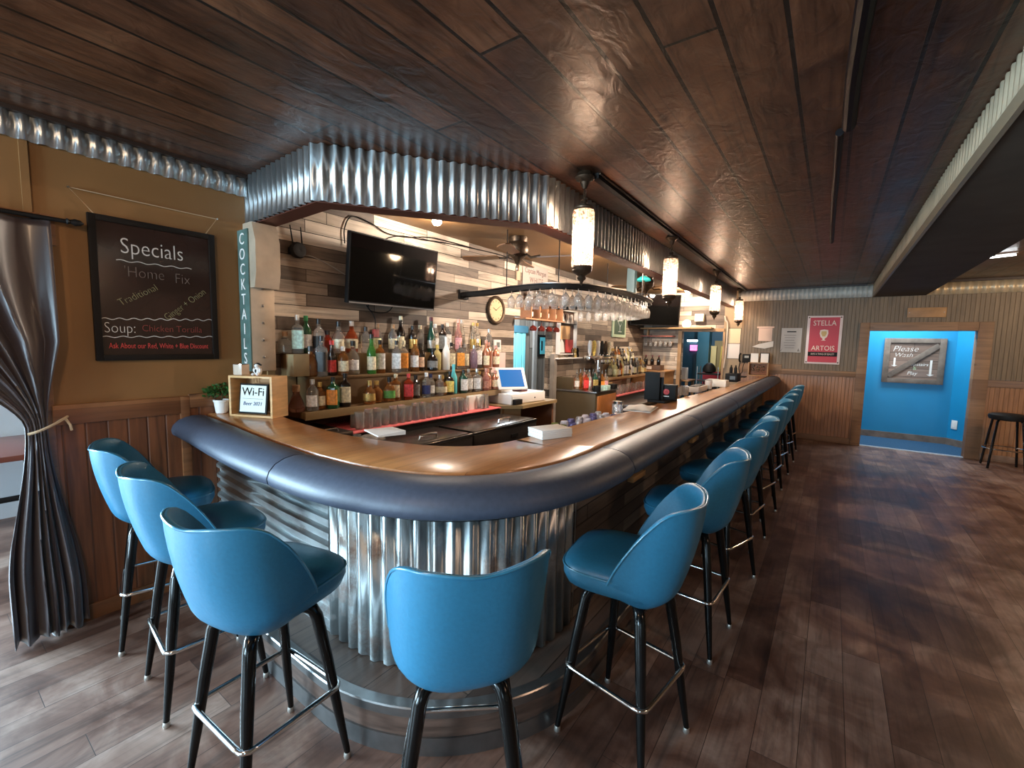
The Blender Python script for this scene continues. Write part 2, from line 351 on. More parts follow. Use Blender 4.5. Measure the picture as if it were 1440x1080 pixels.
struct('trim_5', MB().b2((-.72, YF - .035, 1.14), (DR[0] - .11, YF, 1.235)).b2((-1.42, YF - .03, 1.14), (-.72, YF, 1.31)).b2((DR[1] + .14, YF - .035, 1.1), (6.2, YF, 1.2)), M_tx, bev=.004)
struct('trim_6', MB().b2((DR[0] - .12, YF - .04, 0), (DR[0] + .012, YF + .14, DR[2] + .12)).b2((DR[1] - .012, YF - .04, 0), (DR[1] + .15, YF + .14, DR[2] + .12)).b2((DR[0], YF - .04, DR[2] - .012), (DR[1], YF + .14, DR[2] + .12)), M_tx, bev=.004)
struct('baseboard_far', MB().b2((-.9, YF - .03, 0), (DR[0] - .12, YF, .1)).b2((DR[1] + .15, YF - .03, 0), (6.2, YF, .1)), M_tx, bev=.002)
struct('wall_right', MB().b2((6.1, -5.2, 0), (6.2, 9.5, CZ)), M_darkpaint)
# front wall behind the viewpoint, with three tall windows
WN = [(-3.0, -1.5), (-1.1, .4), (2.6, 3.8)]
fm = MB().b2((-7.5, -5.2, 0), (6.2, -5.1, .55)).b2((-7.5, -5.2, 2.45), (6.2, -5.1, CZ))
xs = [-7.5] + [v for w in WN for v in w] + [6.2]
for i in range(0, len(xs), 2): fm.b2((xs[i], -5.2, .55), (xs[i + 1], -5.1, 2.45))
struct('wall_front', fm, M_leftpaint)
M_pane = plain('window_pane_glass', (1, 1, 1), .0, trans=1., ior=1.01)
for i, (a, b) in enumerate(WN):
    w = MB()
    for x in (a, (a + b) / 2, b): w.b2((x - .025, -5.16, .55), (x + .025, -5.09, 2.45))
    for z in (.575, 2.425): w.b2((a, -5.16, z - .025), (b, -5.09, z + .025))
    struct('window_%d' % (i + 1), w, M_trimwood)
# side room beyond the curtain
M_sidewall = plain('pale_side_wall', (.50, .54, .58), .6)
struct('wall_side_room', MB().b2((-5.8, -5.2, 0), (-5.7, -4.8, CZ)).b2((-5.8, -.4, 0), (-5.7, 2.1, CZ)).b2((-5.8, -4.8, 0), (-5.7, -.4, .45)).b2((-5.8, -4.8, 2.4), (-5.7, -.4, CZ)).b2((-5.8, 2.0, 0), (-3.42, 2.1, CZ)), M_sidewall)
w = MB()
for y in (-4.8, -3.3, -1.9, -.4): w.b2((-5.78, y - .03, .45), (-5.72, y + .03, 2.4))
for z in (.53, 2.37): w.b2((-5.78, -4.8, z - .03), (-5.72, -.4, z + .03))
struct('window_4', w, M_white)
# blue vestibule beyond the far doorway
M_bluewall = plain('bright_blue_paint', (.012, .23, .46), .42, noise=.06, nscale=2)
struct('wall_vestibule', MB().b2((-.2, 10.6, 0), (1.72, 10.7, 2.6)).b2((-.3, 9.52, 0), (-.2, 10.7, 2.6)).faces([(1.72, 10.6, 0), (2.5, 9.52, 0), (2.5, 9.52, 2.6), (1.72, 10.6, 2.6), (1.8, 10.7, 0), (2.6, 9.52, 0), (2.6, 9.52, 2.6), (1.8, 10.7, 2.6)], [(0, 1, 2, 3), (4, 5, 6, 7), (0, 1, 5, 4), (2, 3, 7, 6)]), M_bluewall)
struct('ceiling_vestibule', MB().b2((-.3, 9.52, 2.5), (2.6, 10.7, 2.6)), M_white)
struct('floor_vestibule', MB().b2((-.3, 9.42, -.1), (2.6, 10.7, 0)), plain('blue_carpet', (.02, .075, .15), .9, noise=.3, nscale=60))
struct('trim_7', MB().b2((DR[0], YF - .02, 0), (DR[1], YF + .05, .012)), plain('pale_threshold', (.6, .65, .7), .3, .5))
struct('baseboard_vestibule', MB().b2((-.2, 10.57, 0), (1.715, 10.6, .11)).faces([(1.70, 10.58, 0), (2.47, 9.52, 0), (2.47, 9.52, .11), (1.70, 10.58, .11), (1.72, 10.6, 0), (2.5, 9.52, 0), (2.5, 9.52, .11), (1.72, 10.6, .11)], [(0, 1, 2, 3), (4, 5, 6, 7), (2, 3, 7, 6)]), plain('vestibule_board', (.17, .13, .105), .5, noise=.3, nscale=8))

# ceiling beam wrapped with corrugated sheet and flat underside
BX0, BX1, BZ = .49, 1.12, 2.467
struct('beam', MB().b2((BX0, -5.1, BZ), (BX1, YF, CZ)), plain('beam_paint', (.085, .07, .055), .75, spec=.2, noise=.15, nscale=3))

# ------------------------------------------------------------------ plan paths
def catmull(pts, n=12):
    P = [Vector(p) for p in pts]; P = [P[0] * 2 - P[1]] + P + [P[-1] * 2 - P[-2]]; out = []
    for i in range(1, len(P) - 2):
        a, b, c, d = P[i - 1:i + 3]
        for k in range(n):
            t = k / n; out.append(.5 * ((2 * b) + (c - a) * t + (2 * a - 5 * b + 4 * c - d) * t * t + (-a + 3 * b - 3 * c + d) * t ** 3))
    out.append(P[-2]); return out
def resample(pts, step):
    P = [Vector(p) for p in pts]; L = [0]
    for a, b in zip(P, P[1:]): L.append(L[-1] + (b - a).length)
    n = max(2, round(L[-1] / step)); out = []; j = 0
    for i in range(n + 1):
        s = L[-1] * i / n
        while j < len(L) - 2 and L[j + 1] < s: j += 1
        t = (s - L[j]) / max(1e-9, L[j + 1] - L[j]); out.append(P[j].lerp(P[j + 1], t))
    return out
def with_normals(pts, side=1):
    """(x, y, nx, ny); the normal points to the right of travel times side"""
    o = []
    for i in range(len(pts)):
        t = (pts[min(i + 1, len(pts) - 1)] - pts[max(i - 1, 0)]).normalized(); o.append((pts[i].x, pts[i].y, t.y * side, -t.x * side))
    return o
def offset(path, d): return [(x + nx * d, y + ny * d, nx, ny) for x, y, nx, ny in path]
def corr(path, z0, z1, pitch=.067, amp=.008, horiz=False, th=.0015, ragged=0.):
    """corrugated sheet along a plan path, as a thin closed skin"""
    mb = MB()
    def wave(s):
        t = (s / pitch) % 1.
        if t < .27: return amp
        if t < .5: return amp * (1 - 2 * (t - .27) / .23)
        if t < .77: return -amp
        return amp * (-1 + 2 * (t - .77) / .23)
    S = [0]
    for a, b in zip(path, path[1:]): S.append(S[-1] + math.hypot(b[0] - a[0], b[1] - a[1]))
    if horiz:
        rows = []; zs = sorted(set([z0, z1] + [(k + f_) * pitch for k in range(40) for f_ in (0, .27, .5, .77) if z0 < (k + f_) * pitch < z1]))
        for z in zs:
            w = wave(z + 1e-6); rows.append([Vector((x + nx * w, y + ny * w, z)) for x, y, nx, ny in path])
    else:
        rows = []; L = S[-1]; ss = []; k = 0
        while k * pitch < L:
            ss += [v for v in (k * pitch, (k + .27) * pitch, (k + .5) * pitch, (k + .77) * pitch) if v < L]; k += 1
        ss.append(L); q = []; j = 0
        for s in ss:
            while j < len(S) - 2 and S[j + 1] < s: j += 1
            f_ = (s - S[j]) / max(1e-9, S[j + 1] - S[j]); q.append(tuple(a + (b - a) * f_ for a, b in zip(path[j], path[j + 1])))
        path, S = q, ss
        for zz, e in ((z0, 1), (z1, 0)):
            rows.append([Vector((x + nx * wave(s), y + ny * wave(s), zz + e * ragged * (math.sin(s * 37) * .5 + math.sin(s * 91) * .5))) for (x, y, nx, ny), s in zip(path, S)])
    mb.grid(rows)
    return mb
def sheet(name, mb, mat, parent=None, kindstruct=True, th=.002, label=None):
    o = obj(name, mb, mat, parent, ang=28)
    md = o.modifiers.new('thickness', 'SOLIDIFY'); md.thickness = th; md.offset = 0
    if kindstruct and parent is None: o['kind'] = 'structure'
    if label: o['label'] = label
    return o
def poly(pts, step=.0084): 
    out = []
    for a, b in zip(pts, pts[1:]):
        r = resample([a + (0,), b + (0,)], step)
        t = (r[-1] - r[0]).normalized(); out += [(p.x, p.y, t.y, -t.x) for p in r]
    return out
# corrugated trims: left wall, fascia, far wall, beam face
sheet('trim_8', corr(poly([(XL + .02, -5.0), (XL + .02, 1.46)]), 2.54, CZ), M_corr)
sheet('trim_9', corr([(x, y, 0, -1) for x, y, a, b in poly([(-1.5, YF - .02), (BX0, YF - .02)])], 2.466, CZ - .03, pitch=.067), plain('pale_corrugated_sheet', (.62, .60, .54), .45, .15, noise=.15, nscale=5))
sheet('trim_10', corr([(x, y, 0, -1) for x, y, a, b in poly([(BX1, YF - .02), (6.1, YF - .02)])], 2.466, CZ - .03, pitch=.09), plain('brass_toned_sheet', (.55, .45, .30), .4, .3, noise=.15, nscale=8))
M_corr_tan = plain('tan_corrugated_paint', (.40, .34, .24), .5, noise=.2, nscale=5)
sheet('trim_11', corr([(x, y, -1, 0) for x, y, a, b in poly([(BX0 - .012, -5.0), (BX0 - .012, YF - .03)])], BZ + .05, CZ - .005, pitch=.067, amp=.007), M_corr_tan)
struct('trim_12', MB().b2((BX0 - .02, -5.1, BZ - .008), (BX0, YF, BZ + .055)), plain('beam_edge_strip', (.26, .21, .14), .45))
struct('trim_13', MB().b2((BX0 - .1, YF - .05, CZ - .03), (-1.5, YF, CZ)).b2((BX1, YF - .05, CZ - .035), (6.1, YF, CZ)).b2((XL, -5., CZ - .02), (XL + .05, 1.46, CZ)), plain('dark_ceiling_moulding', (.025, .014, .01), .5))
FP = [(-3.30, 1.46), (-2.40, 1.42), (-1.56, 2.54), (-1.55, 9.38)]
fb = MB()
inner = [(-3.30, 1.60), (-2.47, 1.56), (-1.70, 2.59), (-1.69, 9.38)]
fb.prism([(-3.30, 1.475), (-2.408, 1.436), (-1.575, 2.545), (-1.565, 9.38)] + inner[::-1], FZ0 - .004, CZ)
struct('beam_fascia_box', fb, M_redbrown)
sheet('trim_14', corr([(x, y, nx, ny) for x, y, nx, ny in poly(FP)], FZ0, FZ1 - .002, amp=.012), M_corr)

# ================================================================== the bar
TOP = 1.10
ctrl = [(-3.29, 1.17), (-2.9, 1.14), (-2.5, 1.10), (-2.1, 1.07), (-1.75, 1.062), (-1.45, 1.09), (-1.2, 1.18), (-1.03, 1.34), (-.945, 1.55), (-.915, 1.8), (-.912, 2.2), (-.912, 3), (-.912, 5), (-.912, 9.36)]
ctrl_in = [(-3.29, 1.50), (-2.9, 1.45), (-2.65, 1.41), (-2.2, 1.375), (-1.95, 1.385), (-1.66, 1.45), (-1.46, 1.54), (-1.35, 1.68), (-1.30, 1.91), (-1.285, 2.3), (-1.285, 9.36)]
outer = resample([tuple(p) + (0,) for p in catmull(ctrl)], .03)
innr = resample([tuple(p) + (0,) for p in catmull(ctrl_in)], .03)
bp_ = with_normals(outer)
# counter top: filled outline, thick edge
bar = thing('bar_counter', 'long L-shaped bar with honey wooden top and padded rail', 'bar counter', (-1.1, 1.2, 0))
def world_child(name, mb, mat, par, **k):
    o = obj(name, mb, mat, par, **k); o.matrix_parent_inverse = par_mat(par).inverted(); return o
def par_mat(p): return Matrix.Translation(p.location) @ Matrix.Rotation(p.rotation_euler.z, 4, 'Z')
t = MB(); n = 260
A = resample(outer, 99) and [outer[0]] 
def at(P, u):
    x = u * (len(P) - 1); i = min(int(x), len(P) - 2); return P[i].lerp(P[i + 1], x - i)
# match outer and inner edges by nearest progress
pairs = []; j = 0
for p in outer:
    while j < len(innr) - 1 and (innr[j + 1] - p).length < (innr[j] - p).length: j += 1
    pairs.append((p, innr[j]))
rows = []
E_ = .012
for (p, q), (x, y, nx, ny) in zip(pairs, bp_):
    d = (q - p); L = d.length; d = d / L
    rows.append([Vector((p.x + d.x * a, p.y + d.y * a, z)) for a, z in ((.004, TOP - .042), (0, TOP - .034), (0, TOP - E_), (.004, TOP - .004), (E_, TOP), (L * .5, TOP), (L - E_, TOP), (L - .003, TOP - .004), (L, TOP - E_), (L, TOP - .042))])
t.grid(rows, closed=True)
t.faces(rows[0], [tuple(range(10))]); t.faces(rows[-1], [tuple(range(10))])
world_child('counter_top', t, M_bartop, bar, ang=28)
# padded rail in cushions
sect = [(.0, 1.068), (.006, 1.086), (.03, 1.099), (.08, 1.103), (.125, 1.096), (.165, 1.078), (.192, 1.05), (.203, 1.02), (.198, .995), (.175, .982), (.14, .978), (.0, .978)]
base_ = [(x, y, nx, ny) for x, y, nx, ny in bp_]
S = [0]
for a, b in zip(base_, base_[1:]): S.append(S[-1] + math.hypot(b[0] - a[0], b[1] - a[1]))
def s_at_y(yy): return next(s for s, b in zip(S, base_) if b[1] > yy and b[0] > -1.)
def s_at_x(xx): return next(s for s, b in zip(S, base_) if b[0] > xx)
cuts = [0, s_at_x(-1.86), s_at_y(2.0), s_at_y(3.35), s_at_y(4.8), s_at_y(6.25), s_at_y(7.7), S[-1]]
for c0, c1 in zip(cuts, cuts[1:]):
    seg = [b for s, b in zip(S, base_) if c0 - 1e-6 <= s <= c1 + .02]
    first, last = seg[0], seg[-1]
    sc_, sd = (1., 1.), (1., 1.)
    rows = []; m = len(seg)
    for i, (x, y, nx, ny) in enumerate(seg):
        e = min(i, m - 1 - i); k = {0: .012, 1: .003}.get(e, 0)
        tx, ty = -ny, nx
        sh = (.004 if i == 0 else -.004 if i == m - 1 else 0)
        cx, cz = .1, 1.03
        rows.append([Vector((x + nx * (d - (d - cx) * k * 4) + tx * sh, y + ny * (d - (d - cx) * k * 4) + ty * sh, z - (z - cz) * k * 4)) for d, z in sect])
    c = MB(); c.grid(rows, closed=True); nn = len(sect)
    c.faces(rows[0], [tuple(range(nn))]); c.faces(rows[-1], [tuple(range(nn))])
    world_child('rail_cushion', c, M_vinyl, bar, ang=50)
c = MB().sweep([b for b in offset(base_, -.03)], [(-.02, .945), (.125, .945), (.125, .977), (-.02, .977)]); world_child('rail_support', c, M_black, bar)
# front of the bar below the rail
bctrl = [(-3.29, 1.22), (-2.8, 1.185), (-2.3, 1.155), (-1.8, 1.147), (-1.65, 1.147)]
cx, cy, R0 = -1.65, 1.80, .653
bpts = [Vector((x, y, 0)) for x, y in bctrl[:-1]] + [Vector((cx + R0 * math.sin(a), cy - R0 * math.cos(a), 0)) for a in [PI / 2 * k / 40 for k in range(41)]] + [Vector((cx + R0, 9.36, 0))]
bs = resample(bpts, .0084); bn = with_normals(bs)
front = offset(bn, -.025)
world_child('bar_front_core', MB().sweep(resample and [front[i] for i in range(0, len(front), 4)], [(-.06, 0), (0, 0), (0, .95), (-.06, .95)]), M_black, bar)
SB = [0]
for a, b in zip(bn, bn[1:]): SB.append(SB[-1] + math.hypot(b[0] - a[0], b[1] - a[1]))
ia = next(i for i, b in enumerate(bn) if b[0] > -1.84)      # corner sheet begins
ib = next(i for i, b in enumerate(bn) if b[1] > 1.95 and b[0] > -1.1)
o = sheet('horizontal_corrugated_panel', corr(bn[:ia + 4:3], .2, .96, horiz=True, pitch=.067, amp=.010), M_corr_hz, bar, False); o.matrix_parent_inverse = par_mat(bar).inverted()
o = sheet('corner_corrugated_panel', corr(offset(bn[ia:ib], .012), .205, .97, pitch=.073, amp=.010, ragged=.006), M_corr_old, bar, False); o.matrix_parent_inverse = par_mat(bar).inverted()
world_child('weathered_front_boards', MB().b2((cx + R0 - .02, 1.93, .2), (cx + R0 + .01, 9.36, .955)), M_weath, bar)
world_child('front_trim_strip', MB().b2((cx + R0 + .01, 2.0, .915), (cx + R0 + .035, 9.36, .945)), plain('worn_trim_wood', (.30, .20, .12), .5, noise=.3), bar, bev=.002)
# hooks / bracket under the rail
for y in (2.75, 4.2, 5.6, 7.0):
    world_child('foot_bracket', MB().b2((cx + R0 + .01, y - .11, .745), (cx + R0 + .05, y + .11, .78)), plain('pale_bracket_wood', (.42, .26, .11), .5), bar, bev=.003)
# raised step running round the bar
stp = thing('foot_step', 'raised plank step with grey metal edging around the foot of the bar', 'step', (-1.1, 1.0, 0))
sp_ = [bn[i] for i in range(0, len(bn), 5)]
W = .197
world_child('tread', MB().sweep(sp_, [(-.03, .17), (W, .17), (W, .2), (-.03, .2)]), M_step, stp)
world_child('riser', MB().sweep(sp_, [(W - .03, 0), (W - .008, 0), (W - .008, .17), (W - .03, .17)]), M_stepside, stp)
world_child('nosing', MB().sweep(sp_, [(W - .04, .1995), (W - .04, .203), (W + .004, .203), (W + .008, .198), (W + .008, .165), (W + .004, .165), (W, .1995)]), M_nosing, stp, ang=25)
world_child('kick_band', MB().sweep(sp_, [(W - .008, 0), (W, 0), (W, .075), (W - .008, .075)]), M_nosing, stp, ang=25)

# ================================================================== bar stools
def smooth(t): t = max(0, min(1, t)); return t * t * (3 - 2 * t)
def make_stool(label, loc, rz, swivel=0):
    st = thing('bar_stool', label, 'bar stool', loc, rz, 'blue bar stools along the bar')
    # ---- seat cushion; local +y is the front
    def seat_r(a, s=1.):
        ca, sa = math.cos(a), math.sin(a); p = 3.9
        k = 1 / ((abs(ca / .216) ** p + abs(sa / (.228 if sa > 0 else .165)) ** p) ** (1 / p))
        if sa < 0: k *= 1 - .10 * sa * sa
        return k * s
    prof = [(.0, .672), (.80, .672), (.95, .685), (1.0, .715), (1.0, .735), (.985, .752), (.93, .768), (.75, .782), (.4, .789), (.0, .79)]
    rows = []
    for s, z in prof:
        rows.append([Vector((seat_r(a, max(s, 1e-3)) * math.cos(a), .01 + seat_r(a, max(s, 1e-3)) * math.sin(a), z)) for a in [2 * PI * k / 48 for k in range(48)]])
    obj('seat', MB().grid(rows, closed=True), M_blue, st, ang=50)
    pip = [Vector((seat_r(a, 1.0) * math.cos(a), .01 + seat_r(a, 1.0) * math.sin(a), .747)) for a in [2 * PI * k / 64 for k in range(64)]]
    obj('seat_piping', MB().tube(pip, .0045, 6, closed=True), M_piping, st, ang=60)
    # ---- wrap-round back shell
    def shell(u, v, inner):
        th = u * math.radians(118)
        hi = 1.040; lo = .622
        w = abs(u)
        zt = hi - (hi - .70) * smooth((w - .46) / .54) ** .9 - .012 * smooth((.25 - w) / .25)
        if w > .36: zt -= .030 * smooth((w - .36) / .2)
        zb = lo + .050 * smooth((w - .12) / .75)
        z = zb + (zt - zb) * v
        h = (z - lo) / (hi - lo)
        a = .212 + .030 * h; b = .172 + .098 * (1 - (1 - h) ** 1.7)
        k = max(0, 1 - (z - zb) / .085); a -= .040 * k * k; b -= .050 * k * k
        th_ = .036 * (1 - .5 * h)
        if inner: a -= th_; b -= th_
        p = 2.5; s_, c_ = math.sin(th), math.cos(th)
        q = 1 / ((abs(s_)) ** p + (abs(c_)) ** p) ** (1 / p)
        return Vector((a * q * s_, -b * q * c_ * (1 if c_ > 0 else .80) - .0, z))
    U = [-1 + 2 * i / 44 for i in range(45)]; VV = [0, .02, .045, .075, .11, .15, .2, .26, .34, .43, .53, .64, .76, .88, 1]
    rows = []
    for u in U:
        o_ = [shell(u, v, 0) for v in VV]; i_ = [shell(u, v, 1) for v in VV[::-1]]
        mid = (o_[-1] + i_[0]) / 2 + Vector((0, 0, .005)); rows.append(o_ + [mid] + i_)
    b = MB().grid(rows, closed=True); n_ = len(rows[0]); b.faces(rows[0], [tuple(range(n_))]); b.faces(rows[-1], [tuple(range(n_))])
    bk = obj('backrest', b, M_blue, st, ang=60)
    ridge = [shell(u, 1, 0) + Vector((0, 0, .002)) for u in U]
    ridge = [shell(-1, .0, 0)] + ridge + [shell(1, .0, 0)]
    obj('back_piping', MB().tube(ridge, .0045, 6), M_piping, bk, ang=60)
    # ---- swivel, legs, ring
    obj('swivel_plate', MB().lathe([(.05, .60), (.055, .61), (.11, .655), (.13, .66), (.13, .672)], 20), M_blackmetal, st)
    H = .19
    for sx in (-1, 1):
        for sy in (-1, 1):
            pts = [(sx * .045, sy * .045, .625), (sx * .085, sy * .085, .63), (sx * .11, sy * .11, .615), (sx * .12, sy * .12, .585), (sx * .145, sy * .145, .40), (sx * .168, sy * .168, .2), (sx * H, sy * H, .022)]
            L = obj('leg', MB().tube(pts, [.019, .021, .022, .022, .020, .0165, .011], 12), M_blackmetal, st, ang=50)
            obj('glide', MB().lathe([(.012, 0), (.014, .004), (.013, .018), (.010, .026)], 10, c=(sx * H, sy * H, 0)), M_glide, L)
    q = .178; c = .022; z = .30
    ring = []
    for k, (sx, sy) in enumerate(((1, -1), (1, 1), (-1, 1), (-1, -1))):
        nx_ = (c, 0) if k % 2 == 0 else (0, c)
        pa = (sx * q - (c if k in (0, 3) and k == 0 else 0), 0)
    Q = q
    cor = [(Q - c, -Q), (Q, -Q + c), (Q, Q - c), (Q - c, Q), (-Q + c, Q), (-Q, Q - c), (-Q, -Q + c), (-Q + c, -Q)]
    ring = []
    for i in range(8):
        a, b_ = Vector((*cor[i], z)), Vector((*cor[(i + 1) % 8], z)); ring += [a.lerp(b_, t_) for t_ in (.08, .5, .92)]
    obj('foot_ring', MB().tube(ring, .0095, 10, closed=True), M_chrome, st, ang=60)
    return st
D = math.radians
S0 = make_stool('blue bar stool with its back to the viewer, in front of the rounded bar corner', (-.86, .97, 0), D(52))
def base_turn(root, ang):
    for ch in root.children:
        if ch.name.startswith(('leg', 'foot_ring', 'swivel')): ch.rotation_euler = (0, 0, D(ang) - root.rotation_euler.z)
S1_ = dup(S0, (-1.585, .722, 0), D(13), 'blue bar stool left of the corner stool, its dark seat beside the corrugated corner')
dup(S0, (-2.28, .765, 0), D(-6), 'middle blue bar stool of the three on the chalkboard side')
dup(S0, (-2.92, .80, 0), D(-14), 'blue bar stool closest to the curtain and wainscot')
base_turn(S1_, 3)
S4_ = dup(S0, (-.60, 1.67, 0), D(97), 'nearest blue bar stool of the long row, its whole seat and chrome ring showing')
base_turn(S4_, 81); base_turn(S0, 41)
ys = [2.52, 3.28, 4.03, 4.82, 5.6, 6.4, 7.2, 8.0]
rz = [97, 84, 92, 88, 94, 90, 86, 92]
nm = ['second', 'third', 'fourth', 'fifth', 'sixth', 'seventh', 'eighth', 'ninth']
for y, a, w in zip(ys, rz, nm):
    dup(S0, (-.57, y, 0), D(a), '%s blue bar stool counting from the bar corner along the long padded rail' % w)

BOTTLE_ROWS = [
 [
  (1.619, 'd', 'clearred', 'none', 'corkcap', 0.2, 'clear decanter with red liquor'),
  (1.718, 'r', 'clear', 'white', 'silver', 0.24, 'clear bottle with white label'),
  (1.794, 'r', 'amber', 'cream', 'gold', 0.21, 'amber bottle with pale wrapped label'),
  (1.879, 's', 'green', 'orange', 'black', 0.25, 'dark green bottle with orange label'),
  (2.004, 's', 'dark', 'cream', 'black', 0.27, 'dark brown bottle with cream label'),
  (2.197, 'b', 'amber', 'gold', 'gold', 0.2, 'squat amber bottle with gold label'),
  (2.293, 'f', 'amber', 'none', 'gold', 0.19, 'plain squat amber bottle'),
  (2.394, 'b', 'amber', 'green', 'black', 0.22, 'squat bottle with green label'),
  (2.491, 's', 'amber', 'cream', 'cream', 0.24, 'square bottle with cream label and cap'),
  (2.601, 's', 'redliq', 'red', 'red', 0.24, 'square bottle with bright red label'),
  (2.716, 's', 'dark', 'greylab', 'black', 0.22, 'square black-label whiskey bottle'),
  (2.811, 'r', 'clear', 'navy', 'white', 0.24, 'clear bottle with white and navy label'),
  (2.899, 'r', 'clear', 'white', 'navy', 0.22, 'clear bottle with white label and navy cap'),
  (2.982, 'r', 'clear', 'none', 'silver', 0.21, 'unlabelled clear bottle'),
  (3.049, 'f', 'amber', 'cream', 'gold', 0.2, 'amber flask bottle'),
  (3.117, 's', 'dark', 'yellow', 'black', 0.24, 'dark bottle with yellow label'),
  (3.207, 'w', 'turq', 'none', 'turq', 0.31, 'tall turquoise bottle'),
  (3.31, 's', 'deepgreen', 'white', 'black', 0.25, 'deep green bottle with white label'),
  (3.429, 's', 'clear', 'white', 'silver', 0.25, 'clear slab bottle with white label'),
  (3.519, 's', 'clear', 'white', 'silver', 0.25, 'clear slab bottle with tall white label'),
  (3.599, 'r', 'clear', 'none', 'gold', 0.22, 'clear bottle with gold cap'),
  (3.67, 'w', 'rose', 'rosegold', 'rosegold', 0.25, 'rose coloured bottle'),
  (3.743, 'r', 'copper', 'rosegold', 'rosegold', 0.24, 'copper coloured bottle'),
  (3.831, 'r', 'copper', 'cream', 'rosegold', 0.22, 'copper bottle with cream band'),
 ],
 [
  (1.797, 'f', 'amber', 'none', 'black', 0.2, 'amber flask bottle'),
  (1.865, 's', 'clear', 'blackl', 'black', 0.27, 'clear bottle with large black label'),
  (1.971, 'w', 'dark', 'red', 'red', 0.24, 'dark bottle with red neck label'),
  (2.044, 'r', 'amber', 'cream', 'white', 0.2, 'small amber bottle with cream label'),
  (2.159, 'f', 'clear', 'white', 'black', 0.24, 'wide clear flask with white label'),
  (2.309, 'w', 'leaf', 'cream', 'black', 0.29, 'green whiskey bottle with cream label'),
  (2.424, 's', 'amber', 'white', 'black', 0.25, 'amber bottle with small white label'),
  (2.569, 's', 'clear', 'white', 'black', 0.25, 'clear handled bottle with white label'),
  (2.681, 's', 'clear', 'orange', 'cream', 0.25, 'clear bottle with orange label'),
  (2.782, 'r', 'amber', 'white', 'gold', 0.26, 'round amber bottle with white label'),
  (2.886, 'r', 'dark', 'whiteo', 'black', 0.23, 'dark rum bottle with white and orange label'),
  (3.005, 'f', 'dark', 'greylab', 'black', 0.19, 'squat dark round bottle with grey label'),
  (3.1, 'r', 'yellow', 'none', 'yellow', 0.22, 'pale yellow liqueur bottle'),
  (3.188, 'w', 'milk', 'none', 'milk', 0.29, 'tall opaque white bottle'),
  (3.3, 's', 'clear', 'cream', 'black', 0.24, 'clear bottle with cream label'),
  (3.396, 's', 'clear', 'orange', 'rosegold', 0.25, 'clear bottle with bright orange label'),
  (3.505, 's', 'clear', 'cream', 'silver', 0.23, 'clear bottle with cream and pink label'),
  (3.608, 'r', 'violet', 'none', 'silver', 0.22, 'pale violet bottle'),
  (3.714, 's', 'clear', 'white', 'white', 0.28, 'slim bottle with tall white label'),
  (3.812, 'w', 'copper', 'cream', 'rosegold', 0.27, 'copper wine-shaped bottle'),
  (3.9, 'r', 'copper', 'none', 'rosegold', 0.25, 'plain copper bottle'),
  (3.99, 'r', 'copper', 'cream', 'rosegold', 0.22, 'short copper bottle with cream band'),
 ],
 [
  (1.669, 'f', 'clear', 'none', 'corkcap', 0.15, 'small smoky clear decanter'),
  (1.743, 's', 'clear', 'teal', 'silver', 0.27, 'clear gin bottle with teal and white label'),
  (1.831, 'r', 'green', 'white', 'green', 0.27, 'green gin bottle with white label'),
  (1.911, 'r', 'clear', 'blackl', 'black', 0.25, 'clear bottle with black neck'),
  (2.006, 'f', 'redliq', 'none', 'black', 0.17, 'short bottle of red liquor'),
  (2.081, 'f', 'clear', 'cream', 'black', 0.24, 'clear flask with cream label'),
  (2.224, 'f', 'redam', 'cream', 'white', 0.25, 'round red-amber bottle with white neck'),
  (2.335, 'r', 'clear', 'none', 'black', 0.21, 'clear bottle with dark cap'),
  (2.481, 'r', 'clear', 'paleyel', 'corkcap', 0.24, 'clear bottle with pale yellow label'),
  (2.62, 'r', 'clear', 'cream', 'corkcap', 0.24, 'clear bottle with cork stopper'),
  (2.742, 'w', 'dark', 'cream', 'cream', 0.32, 'tall dark bottle with cream label and neck'),
  (2.853, 'r', 'dark', 'gold', 'black', 0.24, 'dark bottle with gold label'),
  (2.979, 'r', 'clear', 'none', 'cream', 0.25, 'clear bottle with pale cap'),
  (3.091, 'c', 'deepgreen', 'silver', 'burgundy', 0.33, 'tall green champagne bottle'),
  (3.178, 'r', 'clear', 'white', 'white', 0.27, 'clear bottle with white label and cap'),
  (3.248, 's', 'dark', 'greylab', 'black', 0.27, 'black bottle with grey label'),
  (3.351, 's', 'clear', 'white', 'white', 0.29, 'clear square bottle with white cap'),
  (3.48, 'w', 'rose', 'pink', 'rosegold', 0.33, 'tall pink bottle'),
  (3.569, 'w', 'clear', 'none', 'silver', 0.33, 'tall slim clear bottle'),
  (3.72, 'w', 'clear', 'gold', 'gold', 0.31, 'clear bottle with gold collar'),
  (3.829, 'w', 'clear', 'yellow', 'gold', 0.31, 'clear bottle with yellow label'),
  (3.994, 'r', 'clear', 'none', 'silver', 0.25, 'clear bottle close to the clock end'),
 ],
]

